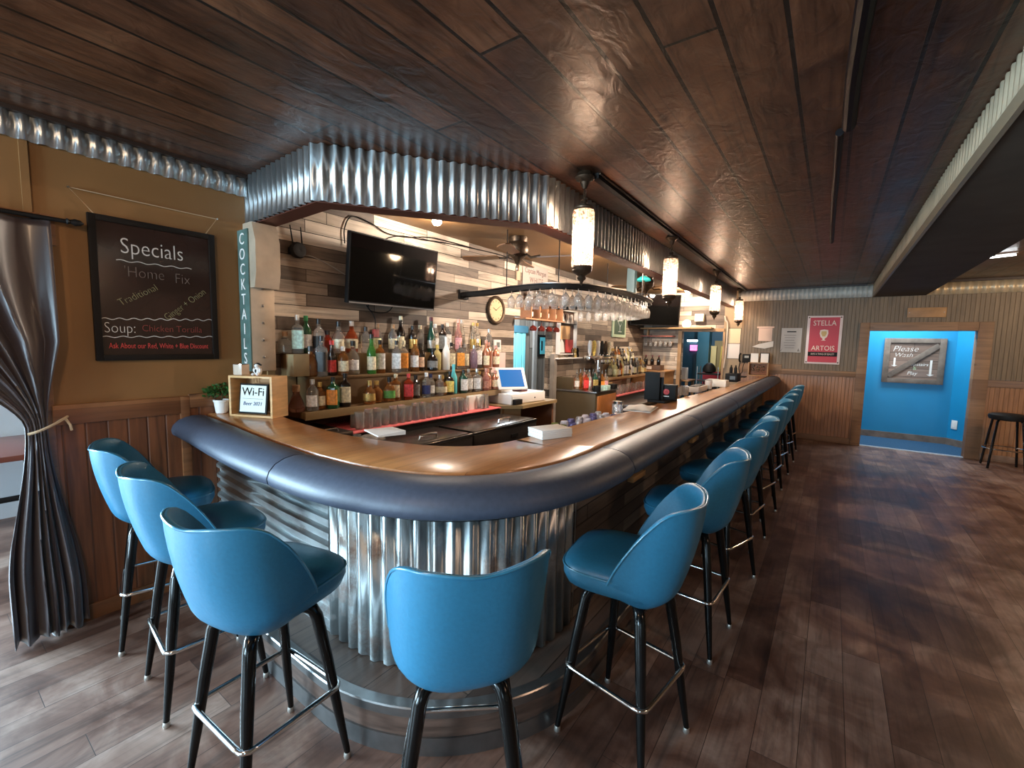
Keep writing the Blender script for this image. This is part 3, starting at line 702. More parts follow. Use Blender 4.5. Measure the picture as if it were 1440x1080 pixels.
# ================================================================== bottles and glasses
C_GL = {}
def glass(name, col, tr=.92, rough=.03, ior=1.4):
    return plain('glass_' + name, col, rough, trans=tr, ior=ior)
GL = {'clear': glass('clear', (.93, .93, .9)), 'clearred': glass('clear_red', (.75, .32, .22)), 'amber': glass('amber', (.62, .27, .08), .8), 'green': plain('glass_green', (.01, .07, .025), .08, coat=.5), 'leaf': glass('leaf', (.12, .42, .08), .7),
      'dark': plain('glass_dark', (.012, .008, .006), .08, coat=.5), 'redliq': glass('red_liquor', (.6, .08, .03), .7), 'turq': plain('glass_turquoise', (.12, .55, .60), .2), 'deepgreen': plain('glass_deep_green', (.01, .05, .035), .08, coat=.5),
      'rose': glass('rose', (.85, .45, .40), .7), 'copper': plain('glass_copper', (.55, .24, .15), .22, .6), 'yellow': glass('yellow', (.75, .65, .3), .4), 'milk': plain('glass_milk', (.8, .78, .74), .2), 'violet': glass('violet', (.6, .45, .6), .7), 'redam': glass('red_amber', (.55, .12, .04), .75)}
def flat(n, c, r=.5, m=0.): return plain('print_' + n, c, r, m, noise=.32, nscale=55)
LB = {'white': flat('white', (.8, .79, .75)), 'cream': flat('cream', (.75, .68, .48)), 'orange': flat('orange', (.85, .3, .05)), 'gold': flat('gold', (.65, .45, .15), .35, .6), 'green': flat('green', (.1, .3, .06)), 'red': flat('red', (.62, .05, .05)), 'greylab': flat('grey', (.22, .22, .21)),
      'navy': flat('navy', (.03, .04, .14)), 'yellow': flat('yellow', (.8, .6, .15)), 'rosegold': flat('rose_gold', (.7, .36, .28), .35, .5), 'blackl': flat('black', (.02, .02, .02)), 'whiteo': flat('white_orange', (.8, .55, .4)), 'teal': flat('teal', (.45, .66, .6)), 'paleyel': flat('pale_yellow', (.72, .72, .4)), 'silver': flat('silver', (.6, .6, .58), .3, .7), 'pink': flat('pink', (.75, .4, .45))}
CP = {'silver': LB['silver'], 'gold': LB['gold'], 'black': flat('cap_black', (.015, .013, .013), .35), 'corkcap': flat('cork', (.35, .2, .1)), 'cream': LB['cream'], 'red': LB['red'], 'white': LB['white'], 'navy': LB['navy'], 'turq': GL['turq'], 'rosegold': LB['rosegold'], 'green': flat('cap_green', (.03, .25, .08)), 'yellow': LB['yellow'], 'milk': GL['milk'], 'burgundy': flat('burgundy', (.14, .02, .03), .4)}
PROF = {  # (r, z) fractions of (radius, height), label z-range, superellipse power
    'r': ([(.9, 0), (1, .02), (1, .60), (.95, .66), (.55, .75), (.36, .80), (.34, .93)], (.14, .50), None, .040),
    's': ([(.92, 0), (1, .02), (1, .64), (.93, .69), (.5, .75), (.36, .79), (.34, .93)], (.12, .60), 5, .039),
    'f': ([(.8, 0), (1, .04), (1.02, .35), (.95, .52), (.6, .66), (.34, .72), (.32, .92)], (.14, .44), 3, .050),
    'w': ([(.92, 0), (1, .02), (1, .50), (.93, .58), (.6, .67), (.40, .74), (.36, .95)], (.10, .44), None, .038),
    'c': ([(.92, 0), (1, .02), (1, .38), (.85, .50), (.55, .64), (.40, .72), (.36, .95)], (.12, .34), None, .042),
    'b': ([(.85, 0), (1, .03), (1.05, .25), (1, .50), (.75, .62), (.34, .70), (.32, .90)], (.14, .50), 2.6, .046),
    'd': ([(1, 0), (1.1, .05), (1.0, .28), (.62, .55), (.45, .66), (.42, .86)], (.1, .3), None, .05)}
_bc = {}
def bottle_meshes(kind, h, lab, pour):
    key = (kind, h, lab, pour)
    if key not in _bc:
        prof, lz, sq, R = PROF[kind]
        body = MB().lathe([(r * R, z * h) for r, z in prof], 16, sq=sq).make('body', 40)
        tz = prof[-1][1] * h; tr = prof[-1][0] * R
        if pour: cap = MB().lathe([(tr * 1.1, tz - .004), (tr * 1.1, tz + .012), (.004, tz + .02), (.003, tz + .055), (.0, tz + .056)], 10).make('pour_spout', 50)
        else: cap = MB().lathe([(tr * 1.18, tz - .02), (tr * 1.22, tz), (tr * 1.2, h), (0, h + .001)], 12).make('cap', 50)
        lm = None
        if lab:
            z0, z1 = lz[0] * h, lz[1] * h
            if kind == 'b': z0, z1 = .16 * h, .46 * h
            rr = R * (1.06 if kind in 'b' else 1.035) + .0006; rows = []
            arc = .72 if sq != 5 else .62
            for z in (z0, (z0 + z1) / 2, z1):
                row = []
                for k in range(13):
                    a = (k / 12 - .5) * PI * arc; ca, sa = math.cos(a), math.sin(a); q = 1.
                    if sq: q = 1 / ((abs(ca) ** sq + abs(sa) ** sq) ** (1 / sq))
                    row.append(Vector((rr * q * ca, rr * q * sa, z)))
                rows.append(row)
            lm = MB().grid(rows).make('label_print', 60)
        _bc[key] = (body, cap, lm)
    return _bc[key]
_mm = {}
def with_mat(me, mat):
    k = (me.name, mat.name)
    if k not in _mm:
        c = me.copy(); c.materials.clear(); c.materials.append(mat); _mm[k] = c
    return _mm[k]
def bottle(loc, kind, gl, lab, cap, h, label, group, rz=0., pour=False, name='liquor_bottle'):
    b, c, l = bottle_meshes(kind, h, lab != 'none', pour)
    t = thing(name, label, 'bottle', loc, rz, group)
    place('body', with_mat(b, GL[gl]), None, t); place('pour_spout' if pour else 'cap', with_mat(c, CP[cap] if not pour else M_chrome), None, t)
    if l: place('label_print', with_mat(l, LB[lab]), None, t)
    return t
ORD = ['first', 'second', 'third', 'fourth', 'fifth', 'sixth', 'seventh', 'eighth', 'ninth', 'tenth', 'eleventh', 'twelfth', 'thirteenth', 'fourteenth', 'fifteenth', 'sixteenth', 'seventeenth', 'eighteenth', 'nineteenth', 'twentieth', 'twenty-first', 'twenty-second', 'twenty-third', 'twenty-fourth', 'twenty-fifth', 'twenty-sixth', 'twenty-seventh', 'twenty-eighth', 'twenty-ninth', 'thirtieth', 'thirty-first', 'thirty-second', 'thirty-third', 'thirty-fourth', 'thirty-fifth', 'thirty-sixth']
ROWX = [(-2.995, 1.092, 'lowest', 'bottles on the lowest liquor shelf'), (-3.115, 1.322, 'middle', 'bottles on the middle liquor tier'), (-3.225, 1.492, 'top', 'bottles on the top liquor tier')]
for row, (X, z, nm_, grp) in zip(BOTTLE_ROWS, ROWX):
    for i, (y, k, g, lb, cp, h, d) in enumerate(row):
        rr = random.uniform(-.5, .1) - .45
        h = round(h * {'lowest': .93, 'middle': 1.12, 'top': 1.04}[nm_], 3)
        bottle((X + (.018 if i % 2 else -.018), y, z), k, g, lb, cp, h, '%s, %s from the left on the %s tier' % (d, ORD[i], nm_), grp, rr)
# behind those rows stand second-rank bottles on the lowest shelf's inner half -> shelving itself
sh = thing('liquor_shelf', 'stepped three-tier liquor shelf painted olive along the reclaimed-wood wall', 'shelf', (-3.1, 1.62, 0))
def wc(name, mb, mat, par, **k): return world_child(name, mb, mat, par, **k)
wc('lower_shelf_board', MB().b2((-3.298, 1.63, 1.04), (-2.93, 3.86, 1.088)), M_olive, sh, bev=.004)
wc('lower_shelf_edge', MB().b2((-2.93, 1.63, 1.035), (-2.915, 3.86, 1.092)), plain('olive_edge', (.25, .17, .08), .4), sh, bev=.002)
wc('middle_tier', MB().b2((-3.298, 1.77, 1.092), (-3.06, 3.86, 1.30)).b2((-3.298, 1.77, 1.30), (-3.045, 3.86, 1.32)), M_olive, sh, bev=.002)
wc('top_tier', MB().b2((-3.298, 1.66, 1.322), (-3.185, 3.86, 1.49)), M_olive, sh, bev=.002)
wc('corner_box', MB().b2((-3.18, 1.64, 1.33), (-3.08, 1.76, 1.488)).b2((-3.29, 1.64, 1.092), (-3.27, 1.76, 1.33)), plain('khaki_box', (.26, .19, .10), .5), sh, bev=.003)
wc('back_panel', MB().b2((-3.298, 1.63, 0), (-3.27, 3.66, 1.04)), plain('dark_red_back', (.10, .038, .024), .6), sh)
# glassware shelf with pink mat and coolers
gs = thing('glass_shelf', 'low glassware ledge covered with a pink rubber mat under the liquor shelf', 'shelf', (-3.0, 1.7, 0))
wc('ledge', MB().b2((-3.265, 1.7, .85), (-2.80, 3.70, .915)), M_black, gs)
wc('pink_mat', MB().b2((-3.26, 1.9, .916), (-2.78, 3.69, .926)), plain('pink_mat_rubber', (.80, .17, .18), .5, noise=.2, nscale=60), gs, bev=.002)
M_lid = plain('cooler_lid', (.10, .085, .075), .25, .8, noise=.15, nscale=12)
def cooler(y0, y1, lab):
    c = thing('bottle_cooler', lab, 'cooler', (-2.55, y0, 0), group='bar coolers')
    wc('body', MB().b2((-2.77, y0, 0), (-2.32, y1, .84)), M_darksteel, c, bev=.004)
    wc('lid', MB().b2((-2.75, y0 + .02, .842), (-2.34, y1 - .02, .868)), M_lid, c, bev=.004)
    wc('edge_trim', MB().b2((-2.335, y0, .842), (-2.315, y1, .862)), M_chrome, c)
    ym = (y0 + y1) / 2 + .1
    wc('handle', MB().tube([(-2.44, ym - .09, .868), (-2.44, ym - .085, .895), (-2.44, ym, .90), (-2.44, ym + .085, .895), (-2.44, ym + .09, .868)], .009, 8), M_chrome, c)
    wc('vent_plate', MB().b2((-2.32, ym - .05, .74), (-2.314, ym + .05, .77)), M_black, c)
cooler(1.75, 2.70, 'black bottle cooler with sliding steel lid behind the bar corner')
cooler(2.72, 3.66, 'black bottle cooler with sliding steel lid beside the till stand')
bx = thing('ice_bin_lid', 'dark flat metal bin lid below the wooden crate behind the bar', 'bin lid', (-2.95, 1.75, .9))
wc('lid', MB().b2((-3.2, 1.6, .93), (-2.72, 1.87, .955)), M_darksteel, bx, bev=.006)
wc('lid_handle', MB().tube([(-2.8, 1.68, .955), (-2.8, 1.69, .975), (-2.8, 1.79, .975), (-2.8, 1.8, .955)], .006, 8), M_chrome, bx)
M_tumbler = plain('tumbler_glass', (.9, .9, .88), .04, trans=.86, ior=1.45)
tm = MB().lathe([(.028, 0), (.030, .003), (.037, .13), (.034, .13), (.026, .012), (0, .012)], 14).make('tumbler', 40); tm.materials.append(M_tumbler)
th_ = MB().lathe([(.036, 0), (.038, .003), (.031, .145), (.0, .147)], 14).make('tumbler', 40); th_.materials.append(M_tumbler)
k = 0
for i in range(20):
    for j in (0, 1):
        y = 2.02 + i * .079 + (.03 if j else 0)
        if (j and i > 13) or (i in (16, 17)): continue
        o = place('drinking_glass', th_ if (i + j) % 3 else tm); o.location = (-2.86 - .1 * j, y, .927)
        tag(o, 'clear upturned glass on the pink mat, %s from the left in the %s row' % (ORD[i], 'back' if j else 'front'), 'glass', 'glasses on the pink mat')
for i, y in enumerate((3.32, 3.43)):
    o = obj('paper_carton', MB().box((0, 0, .07), (.09, .1, .14)), M_paper, bev=.003); o.location = (-2.92, y + .02, .927)
    tag(o, 'white paper carton on the pink mat, %s the till' % ('farther from' if i == 0 else 'nearer to'), 'carton', 'cartons on the pink mat')
# round black shaker lid / caddy by the coolers
t = thing('garnish_tub', 'round black tub with clear lid beside the coolers', 'tub', (-2.25, 1.62, 1.0))
t.location = (-2.45, 1.83, .868)
obj('tub', MB().lathe([(.075, 0), (.08, .01), (.085, .07), (.08, .075), (0, .075)], 24), M_black, t); obj('lid', MB().lathe([(.082, .076), (.083, .09), (.06, .1), (0, .102)], 24), M_tumbler, t)
for i, (x, y) in enumerate(((-2.62, 1.83), (-2.55, 1.92))):
    o = place('shot_glass', MB().lathe([(.02, 0), (.028, .08), (.025, .08), (.018, .01), (0, .01)], 12).make('shot_glass', 40), M_tumbler); o.location = (x, y, .868)
    tag(o, 'small clear glass beside the black garnish tub, %s it' % ('farther from' if i == 0 else 'nearer to'), 'glass', 'small glasses by the tub')

# ================================================================== back wall fittings
tv = thing('television', 'large black flat television on the reclaimed-wood wall, reflecting a lamp', 'television', M=frame((-3.13, 2.585, 2.17), (.02, 1, 0), (1, -.02, -.10)))
obj('screen_frame', MB().box((0, 0, 0), (.93, .555, .045)), M_black, tv, bev=.006)
obj('screen', MB().box((0, .006, .0235), (.905, .52, .002)), M_gloss, tv)
obj('bottom_strip', MB().box((0, -.27, .024), (.9, .012, .004)), plain('tv_strip', (.25, .25, .26), .3, .6), tv)
wm = obj('wall_mount', MB().box((0, 0, -.09), (.3, .25, .1)), M_black, tv)
def cable(name, pts, label, r=.005, mat=None, grp=None):
    o = obj(name, MB().tube([tuple(p) for p in catmull(pts, 6)], r, 6), mat or M_black, ang=60); return tag(o, label, 'cable', grp)
X_ = -3.285
cable('wall_cable', [(X_, 2.2, 2.38), (X_, 2.2, 2.5), (X_, 2.27, 2.61), (X_, 2.45, 2.60), (X_, 2.62, 2.55), (X_, 2.85, 2.56), (X_, 3.2, 2.62), (X_, 3.9, 2.63)], 'black cable arching over the left end of the large television')
cable('wall_cable', [(X_, 2.55, 2.42), (X_, 2.62, 2.50), (X_, 2.8, 2.56), (X_, 3.1, 2.58), (X_, 3.45, 2.61), (X_, 4.2, 2.64), (X_, 4.8, 2.62)], 'black cable rising from behind the large television to the ceiling corner')
cable('wall_cable', [(X_, 1.80, 2.21), (X_, 1.9, 2.23), (X_, 2.05, 2.19), (X_, 2.2, 2.13)], 'pale grey cable between the small router and the large television', .004, plain('grey_cable', (.35, .33, .3), .5))
cable('wall_cable', [(X_, 2.45, 1.98), (X_ + .03, 2.40, 1.87), (X_ + .03, 2.5, 1.84), (X_ + .02, 2.62, 1.86), (X_, 2.7, 1.93)], 'looped black cable hanging under the large television')
cable('wall_cable', [(X_, 2.4, 1.9), (X_ + .03, 2.46, 1.8), (X_ + .03, 2.47, 1.7)], 'short cable dropping to the pink adapter under the television')
o = obj('plug_adapter', MB().box((0, 0, 0), (.03, .05, .07)), plain('pink_adapter', (.7, .15, .17), .4), bev=.006); o.location = (X_ + .03, 2.47, 1.66); tag(o, 'pink plug adapter hanging below the large television', 'adapter')
rt = thing('wall_router', 'small round black router with two antennas on the wooden wall', 'router', M=on_left(1.79, 2.25, -3.28))
obj('body', MB().lathe([(.03, -.02), (.055, .0), (.06, .03), (.05, .05), (.03, .055), (0, .05)], 20), M_black, rt)
for s in (-1, 1): obj('antenna', MB().tube([(s * .035, .04, .02), (s * .04 - .02, .17, .03)], [.006, .004], 8), M_black, rt)
obj('bracket', MB().box((-.02, -.01, -.005), (.07, .05, .02)), M_black, rt)
# power brick shadowed beside the television left
clk = thing('wall_clock', 'round wall clock with cream face and dark ornate rim', 'clock', M=on_left(4.22, 1.985))
obj('rim', MB().lathe([(.135, 0), (.165, .005), (.17, .02), (.155, .035), (.135, .03), (.132, .012)], 40), M_bronze, clk)
obj('face', MB().lathe([(.135, .006), (.135, .012), (0, .013)], 40), plain('clock_face', (.62, .48, .28), .5), clk)
obj('hour_hand', MB().box((-.025, .012, .016), (.07, .006, .003), rz=-.45), M_black, clk); obj('minute_hand', MB().box((.03, .02, .018), (.09, .004, .003), rz=.6), M_black, clk)
for k in range(12):
    a = PI * k / 6; obj('hour_mark', MB().box((.108 * math.sin(a), .108 * math.cos(a), .014), (.005, .02, .002), rz=-a), M_black, clk)
th = thing('thermostat', 'white wall thermostat with grey display near the till', 'thermostat', M=on_left(4.25, 1.575))
obj('body', MB().box((0, 0, .012), (.14, .12, .024)), M_white, th, bev=.01); obj('display', MB().box((.01, 0, .025), (.06, .06, .003)), plain('grey_display', (.16, .18, .17), .3), th)
pn = thing('notice_sheet', 'pinkish notice sheet pinned on the wooden wall behind the till screen', 'notice', M=on_left(4.28, 1.36)); obj('sheet', MB().box((0, 0, .002), (.32, .24, .003)), plain('pink_paper', (.65, .48, .45), .6), pn); obj('pin', MB().sphere((-.02, .09, .006), .006), M_black, pn)
sg = thing('rum_sign', 'white printed sign high on the wooden wall above the glass rack', 'sign', M=on_left(5.08, 2.49))
obj('board', MB().box((0, 0, .006), (.62, .27, .008)), plain('sign_cream', (.42, .36, .32), .6), sg)
text('top_lettering', 'Captain Morgan', .095, plain('sign_ink', (.14, .09, .08), .6), sg, (0, .055, .011), sx=.85)
text('bottom_lettering', 'WHITE', .105, MATS['sign_ink'], sg, (.02, -.06, .011), spacing=1.2, sx=.9)
wb = thing('small_wood_block', 'short pale wood block beside the white printed sign', 'wood block', M=on_left(4.66, 2.47)); obj('block', MB().box((0, 0, .012), (.08, .16, .024)), plain('pale_wood', (.5, .36, .24), .6), wb, bev=.003)

# wine rack above the staff doorway
M_crate = plain('orange_crate_wood', (.42, .20, .10), .5, noise=.2, nscale=8)
wr = thing('wine_crate_rack', 'wooden crate rack with four compartments over the staff doorway', 'wine rack', M=on_left(5.1, 1.91))
obj('base_board', MB().box((0, 0, .09), (1.0, .018, .2)), M_crate, wr); obj('top_board', MB().box((.06, .20, .09), (.82, .015, .16)), M_crate, wr)
for i in range(5): obj('divider', MB().box((-.34 + i * .2, .105, .085), (.018, .19, .17)), M_crate, wr)
for i in range(4):
    bottle((-3.22, 4.86 + i * .2, 1.925), 'r', 'dark', 'white' if i % 2 == 0 else 'cream', 'black', .165, 'dark wine bottle with pale label, in crate rack compartment %s from the left' % ORD[i], 'bottles in the crate rack', -.6, name='wine_bottle')
M_stem = plain('stemware_glass', (.95, .93, .9), .03, trans=.86, ior=1.45)
def wine_profile(h=.19, R=.038): return [(.034, 0), (.034, -.002), (.006, -.006), (.004, -.02), (.004, -.075), (.012, -.085), (R * .8, -.105), (R, -.13), (R * .95, -.155), (R * .78, -h), (R * .72, -h), (R * .9, -.155), (R * .94, -.13), (R * .75, -.11), (.01, -.09), (0, -.088)]
wgm = MB().lathe(wine_profile(), 12).make('hanging_glass', 50); wgm.materials.append(M_stem)
M_redstem = plain('red_stemware', (.22, .03, .02), .1, trans=.5, ior=1.3)
rgm = MB().lathe(wine_profile(.17, .05), 14).make('hanging_glass', 50); rgm.materials.append(M_redstem)
for i in range(4):
    o = place('red_wine_glass', rgm); o.location = (-3.17, 4.86 + i * .2, 1.90); o.scale = (1, 1, .8)
    tag(o, 'red wine glass hanging under the crate rack, %s from the left' % ORD[i], 'wine glass', 'red glasses under the crate rack')
for i in range(7):
    o = place('pint_glass', tm); o.location = (-3.2, 4.84 + i * .105, 2.12); o.scale = (.9, .9, 1.1)
    tag(o, 'clear glass standing on the crate rack, %s from the left' % ORD[i], 'glass', 'glasses on top of the crate rack')
# staff passage seen through the doorway
M_pgrey = planks('passage_planks', (0, PI / 2, 0), .16, 3., [(0., (.08, .07, .062)), (.5, (.17, .15, .13)), (1., (.32, .29, .26))], gap=.006, rough=.6, grain=.5)
struct('wall_passage', MB().b2((-4.55, 4.3, 0), (-4.45, 8.4, 2.5)).b2((-4.5, 4.3, 0), (-3.42, 4.4, 2.5)).b2((-4.5, 8.3, 0), (-3.42, 8.4, 2.5)), M_pgrey)
struct('ceiling_passage', MB().b2((-4.55, 4.3, 2.5), (-3.42, 8.4, 2.6)), M_darkpaint)
cs = thing('strip_curtain', 'glowing turquoise strip curtain in the staff passage', 'curtain', (-4.4, 6.2, 0))
for i in range(4): wc('strip', MB().b2((-4.43 + .01 * (i % 2), 6.16 + i * .095, .1), (-4.42 + .01 * (i % 2), 6.245 + i * .095, 1.78)), plain('turquoise_strip', (.25, .75, .85), .3), cs)
wc('rail', MB().b2((-4.44, 6.1, 1.78), (-4.4, 6.6, 1.9)), plain('steel_blue', (.06, .16, .22), .4), cs)
ps = thing('upright_board', 'pale upright board in the staff passage between strips and blue picture', 'board', (-4.42, 6.85, 0)); wc('board', MB().b2((-4.45, 6.82, 0), (-4.41, 6.92, 2.2)), plain('pale_grey_board', (.3, .29, .28), .5), ps); wc('board_foot', MB().b2((-4.45, 6.80, 0), (-4.40, 6.94, .1)), MATS['pale_grey_board'], ps)
pc = thing('blue_picture', 'small blue framed picture on grey planks in the staff passage', 'picture', M=frame((-4.44, 7.12, 1.56), (0, 1, 0), (1, 0, 0)))
obj('picture_frame', MB().box((0, 0, .01), (.30, .40, .02)), M_black, pc); obj('print', MB().box((.01, 0, .022), (.2, .31, .003)), plain('cyan_print', (.10, .50, .62), .4), pc); obj('print_figure', MB().box((-.03, 0, .025), (.05, .18, .002)), M_black, pc)
struct('trim_15', MB().b2((-3.31, 5.55, 0), (-3.24, 5.63, 1.45)), plain('grey_casing', (.27, .24, .21), .5, noise=.2, nscale=5))
# till stand
ts = thing('till_stand', 'olive painted till stand with overhanging shelf top', 'stand', (-2.9, 3.95, 0))
wc('top', MB().prism([(-3.27, 3.68), (-2.80, 3.68), (-2.62, 3.86), (-2.62, 4.58), (-3.27, 4.58)], .905, .94), MATS['olive_edge'], ts, bev=.003)
wc('side_panel', MB().b2((-3.25, 3.70, 0), (-2.78, 3.74, .905)), M_olive, ts); wc('front_panel', MB().prism([(-2.80, 3.72), (-2.66, 3.88), (-2.69, 3.90), (-2.83, 3.74)], .0, .905), M_olive, ts)
wc('end_panel', MB().b2((-3.25, 4.53, 0), (-2.66, 4.57, .905)), plain('brown_panel', (.14, .06, .03), .5), ts); wc('back_panel', MB().b2((-3.27, 3.7, 0), (-3.24, 4.55, .905)), M_black, ts)
cd = thing('cash_drawer', 'white cash drawer under the tilted till screen', 'cash drawer', (-2.88, 4.12, .941), D(-4))
obj('body', MB().box((0, 0, .055), (.34, .62, .11)), M_white, cd, bev=.008); obj('drawer_front', MB().box((.172, 0, .05), (.006, .58, .085)), M_white, cd, bev=.002); obj('card_reader', MB().box((.19, -.23, .03), (.05, .12, .055)), M_black, cd, bev=.006); obj('lock', MB().cyl((.17, .1, .05), (.18, .1, .05), .008), M_black, cd)
tl = thing('till_screen', 'white tablet till with blue screen on the cash drawer', 'till', (-2.90, 4.00, 1.052))
obj('stand', MB().prism([(-.12, 0), (.09, 0), (.09, .03), (-.03, .12), (-.09, .14)], -.1, .1, M=frame((0, 0, 0), (.85, -.52, 0), (.52, .85, 0))), M_white, tl, bev=.006)
FM = frame((.04, -.03, .155), (.55, .83, 0), (.70, -.47, .55)); 
tb = MB().box((0, 0, 0), (.34, .27, .022), M=FM); tb = obj('tablet', tb, M_white, tl, bev=.006)
obj('display', MB().box((0, 0, .012), (.27, .215, .002), M=FM), plain('blue_display', (.01, .08, .25), .2, emit=(.02, .14, .40), es=.35), tl)
obj('receipt_printer', MB().box((.02, .17, .03), (.14, .12, .06)), plain('dark_red_printer', (.12, .03, .03), .4), tl, bev=.01)

# olive cabinet with speed bottles beyond the doorway
cb = thing('olive_cabinet', 'dark olive cabinet with orange drawer side beyond the staff doorway', 'cabinet', (-2.95, 5.65, 0))
wc('body', MB().b2((-3.27, 5.64, 0), (-2.62, 6.38, .925)), plain('dark_olive', (.075, .055, .028), .5), cb, bev=.004); wc('counter_slab', MB().b2((-3.28, 5.63, .925), (-2.60, 6.40, .945)), M_steel, cb, bev=.002)
wc('drawer', MB().b2((-2.62, 5.70, .45), (-2.605, 6.34, .88)), plain('orange_wood', (.38, .14, .04), .4, noise=.2, nscale=7), cb, bev=.003); wc('cabinet_step', MB().b2((-3.27, 5.64, .946), (-3.0, 5.72, 1.12)), MATS['dark_olive'], cb, bev=.003)
sb = [('s', 'deepgreen', 'gold', .27), ('w', 'dark', 'none', .29), ('r', 'amber', 'orange', .25), ('r', 'clear', 'pink', .25), ('s', 'redliq', 'red', .24), ('r', 'clear', 'white', .26), ('r', 'dark', 'red', .25), ('s', 'clear', 'cream', .25), ('r', 'clear', 'white', .24), ('r', 'amber', 'none', .25), ('r', 'rose', 'pink', .26), ('s', 'clear', 'teal', .22)]
cn = {'deepgreen': 'deep green', 'redliq': 'red', 'milk': 'white'}
for i, (k_, g, l_, h) in enumerate(sb):
    r_, q_ = divmod(i, 4)
    bottle((-2.70 - .16 * r_, 5.78 + q_ * .12 + .03 * r_, .947), k_, g, l_, 'black', h, '%s pour bottle on the dark olive cabinet, %s along its %s row' % (cn.get(g, g), ORD[q_], ('front', 'middle', 'back')[r_]), 'pour bottles on the olive cabinet', -.7, pour=True)
for i, (y, m_, nm_) in enumerate(((5.72, M_black, 'dark round sauce pot'), (6.02, LB['teal'], 'pale blue small box'), (6.28, M_black, 'black napkin box'))):
    o = obj('counter_pot' if i == 0 else 'small_box', (MB().lathe([(.05, 0), (.055, .01), (.05, .08), (0, .085)], 18) if i == 0 else MB().box((0, 0, .035), (.1, .12, .07))), m_, bev=0 if i == 0 else .004); o.location = (-2.64, y, .946); tag(o, nm_ + ' at the front edge of the dark olive cabinet', 'pot' if i == 0 else 'box')
# framed display board
fb_ = thing('display_case', 'white edged wall case with white figures and a red bottle print', 'display case', M=on_left(5.93, 1.77))
obj('case_back', MB().box((0, 0, .01), (.52, .64, .02)), plain('case_dark', (.10, .055, .04), .5), fb_)
for s in (-1, 1): obj('case_edge', MB().box((s * .255, 0, .04), (.012, .64, .07)), M_paper, fb_); obj('case_edge', MB().box((0, s * .32, .04), (.52, .012, .07)), M_paper, fb_)
obj('shelf_panel', MB().box((0, .13, .04), (.5, .01, .06)), M_black, fb_)
for i, x in enumerate((-.15, .0, .12)): obj('white_figure', MB().prism([(x - .05, .14), (x + .05, .14), (x + .02, .2), (x + .02, .25), (x, .28), (x - .02, .25), (x - .02, .2)], .03, .06), M_white, fb_)
obj('orange_print', MB().box((-.02, 0, .022), (.3, .2, .004)), plain('tan_print', (.6, .36, .16), .5), fb_); obj('red_print', MB().box((.1, -.2, .03), (.2, .19, .02)), plain('red_print_m', (.55, .06, .06), .5), fb_); obj('white_print', MB().prism([(-.22, -.3), (-.04, -.3), (-.08, -.15), (-.13, -.1), (-.18, -.2)], .022, .035), M_white, fb_)
cf = thing('chalk_picture', 'small chalkboard picture of a cocktail glass in mint green frame', 'picture', M=on_left(8.0, 1.97))
obj('picture_frame', MB().box((0, 0, .012), (.62, .44, .024)), plain('mint_frame', (.42, .52, .36), .5), cf); obj('chalk_panel', MB().box((0, 0, .026), (.50, .34, .004)), plain('green_chalk', (.035, .07, .045), .6), cf)
obj('glass_drawing', MB().tube([(-.12, .08, .03), (0, -.03, .03), (.12, .08, .03), (-.12, .08, .03)], .006, 5).tube([(0, -.03, .03), (0, -.12, .03)], .006, 5).tube([(-.08, -.12, .03), (.08, -.12, .03)], .006, 5), M_white, cf)

# second liquor section
s2 = thing('back_bar_shelf', 'second liquor shelf with wooden edge and pink mat beyond the olive cabinet', 'shelf', (-3.0, 6.4, 0))
M_shw = plain('shelf_wood', (.34, .20, .09), .45, noise=.2, nscale=6)
wc('shelf_top', MB().b2((-3.29, 6.42, 1.035), (-2.84, 8.55, 1.07)), M_shw, s2, bev=.003); wc('upper_tier', MB().b2((-3.29, 6.9, 1.07), (-3.09, 8.5, 1.27)), M_olive, s2, bev=.003)
wc('pink_mat', MB().b2((-3.2, 6.45, .80), (-2.66, 8.5, .812)), MATS['pink_mat_rubber'], s2); wc('under_counter', MB().b2((-3.25, 6.42, .1), (-2.68, 8.55, .79)), M_darksteel, s2, bev=.004); wc('steel_counter', MB().b2((-2.68, 6.45, .66), (-2.35, 8.5, .70)), M_steel, s2, bev=.004); wc('end_board', MB().b2((-3.28, 6.40, .1), (-2.7, 6.42, 1.035)), M_shw, s2)
for i in range(12):
    o = place('drinking_glass', th_ if i % 3 else tm); o.location = (-2.76, 6.75 + i * .13, .812)
    tag(o, 'upturned glass on the far pink mat, %s from its near end' % ORD[i], 'glass', 'glasses on the far pink mat')
pal = [('w', 'milk', 'none', 'milk'), ('r', 'clear', 'white', 'white'), ('s', 'clear', 'none', 'silver'), ('r', 'yellow', 'paleyel', 'gold'), ('r', 'amber', 'cream', 'black'), ('s', 'clear', 'cream', 'gold'), ('w', 'clear', 'paleyel', 'gold'), ('r', 'redam', 'orange', 'black'), ('s', 'clear', 'white', 'black'), ('w', 'dark', 'cream', 'black'), ('b', 'clear', 'gold', 'gold'), ('r', 'dark', 'white', 'black')]
rnd = random.Random(3)
for j, (X, z, n_, y0, y1, nm_) in enumerate(((-2.92, 1.071, 22, 7.02, 8.45, 'front'), (-3.03, 1.071, 18, 7.04, 8.4, 'second'), (-3.18, 1.271, 20, 7.0, 8.42, 'raised'))):
    for i in range(n_):
        k_, g, l_, c_ = pal[rnd.randrange(12)]; h = round(rnd.choice((.22, .25, .27, .3)), 2)
        w_ = {'w': 'tall', 'r': 'round', 's': 'square', 'b': 'squat'}[k_]
        bottle((X, y0 + (y1 - y0) * i / (n_ - 1), z), k_, g, l_, c_, h, '%s %s bottle on the second liquor shelf, %s along its %s row' % (w_, cn.get(g, g), ORD[i], nm_), 'bottles on the second liquor shelf', rnd.uniform(-1, -.4))
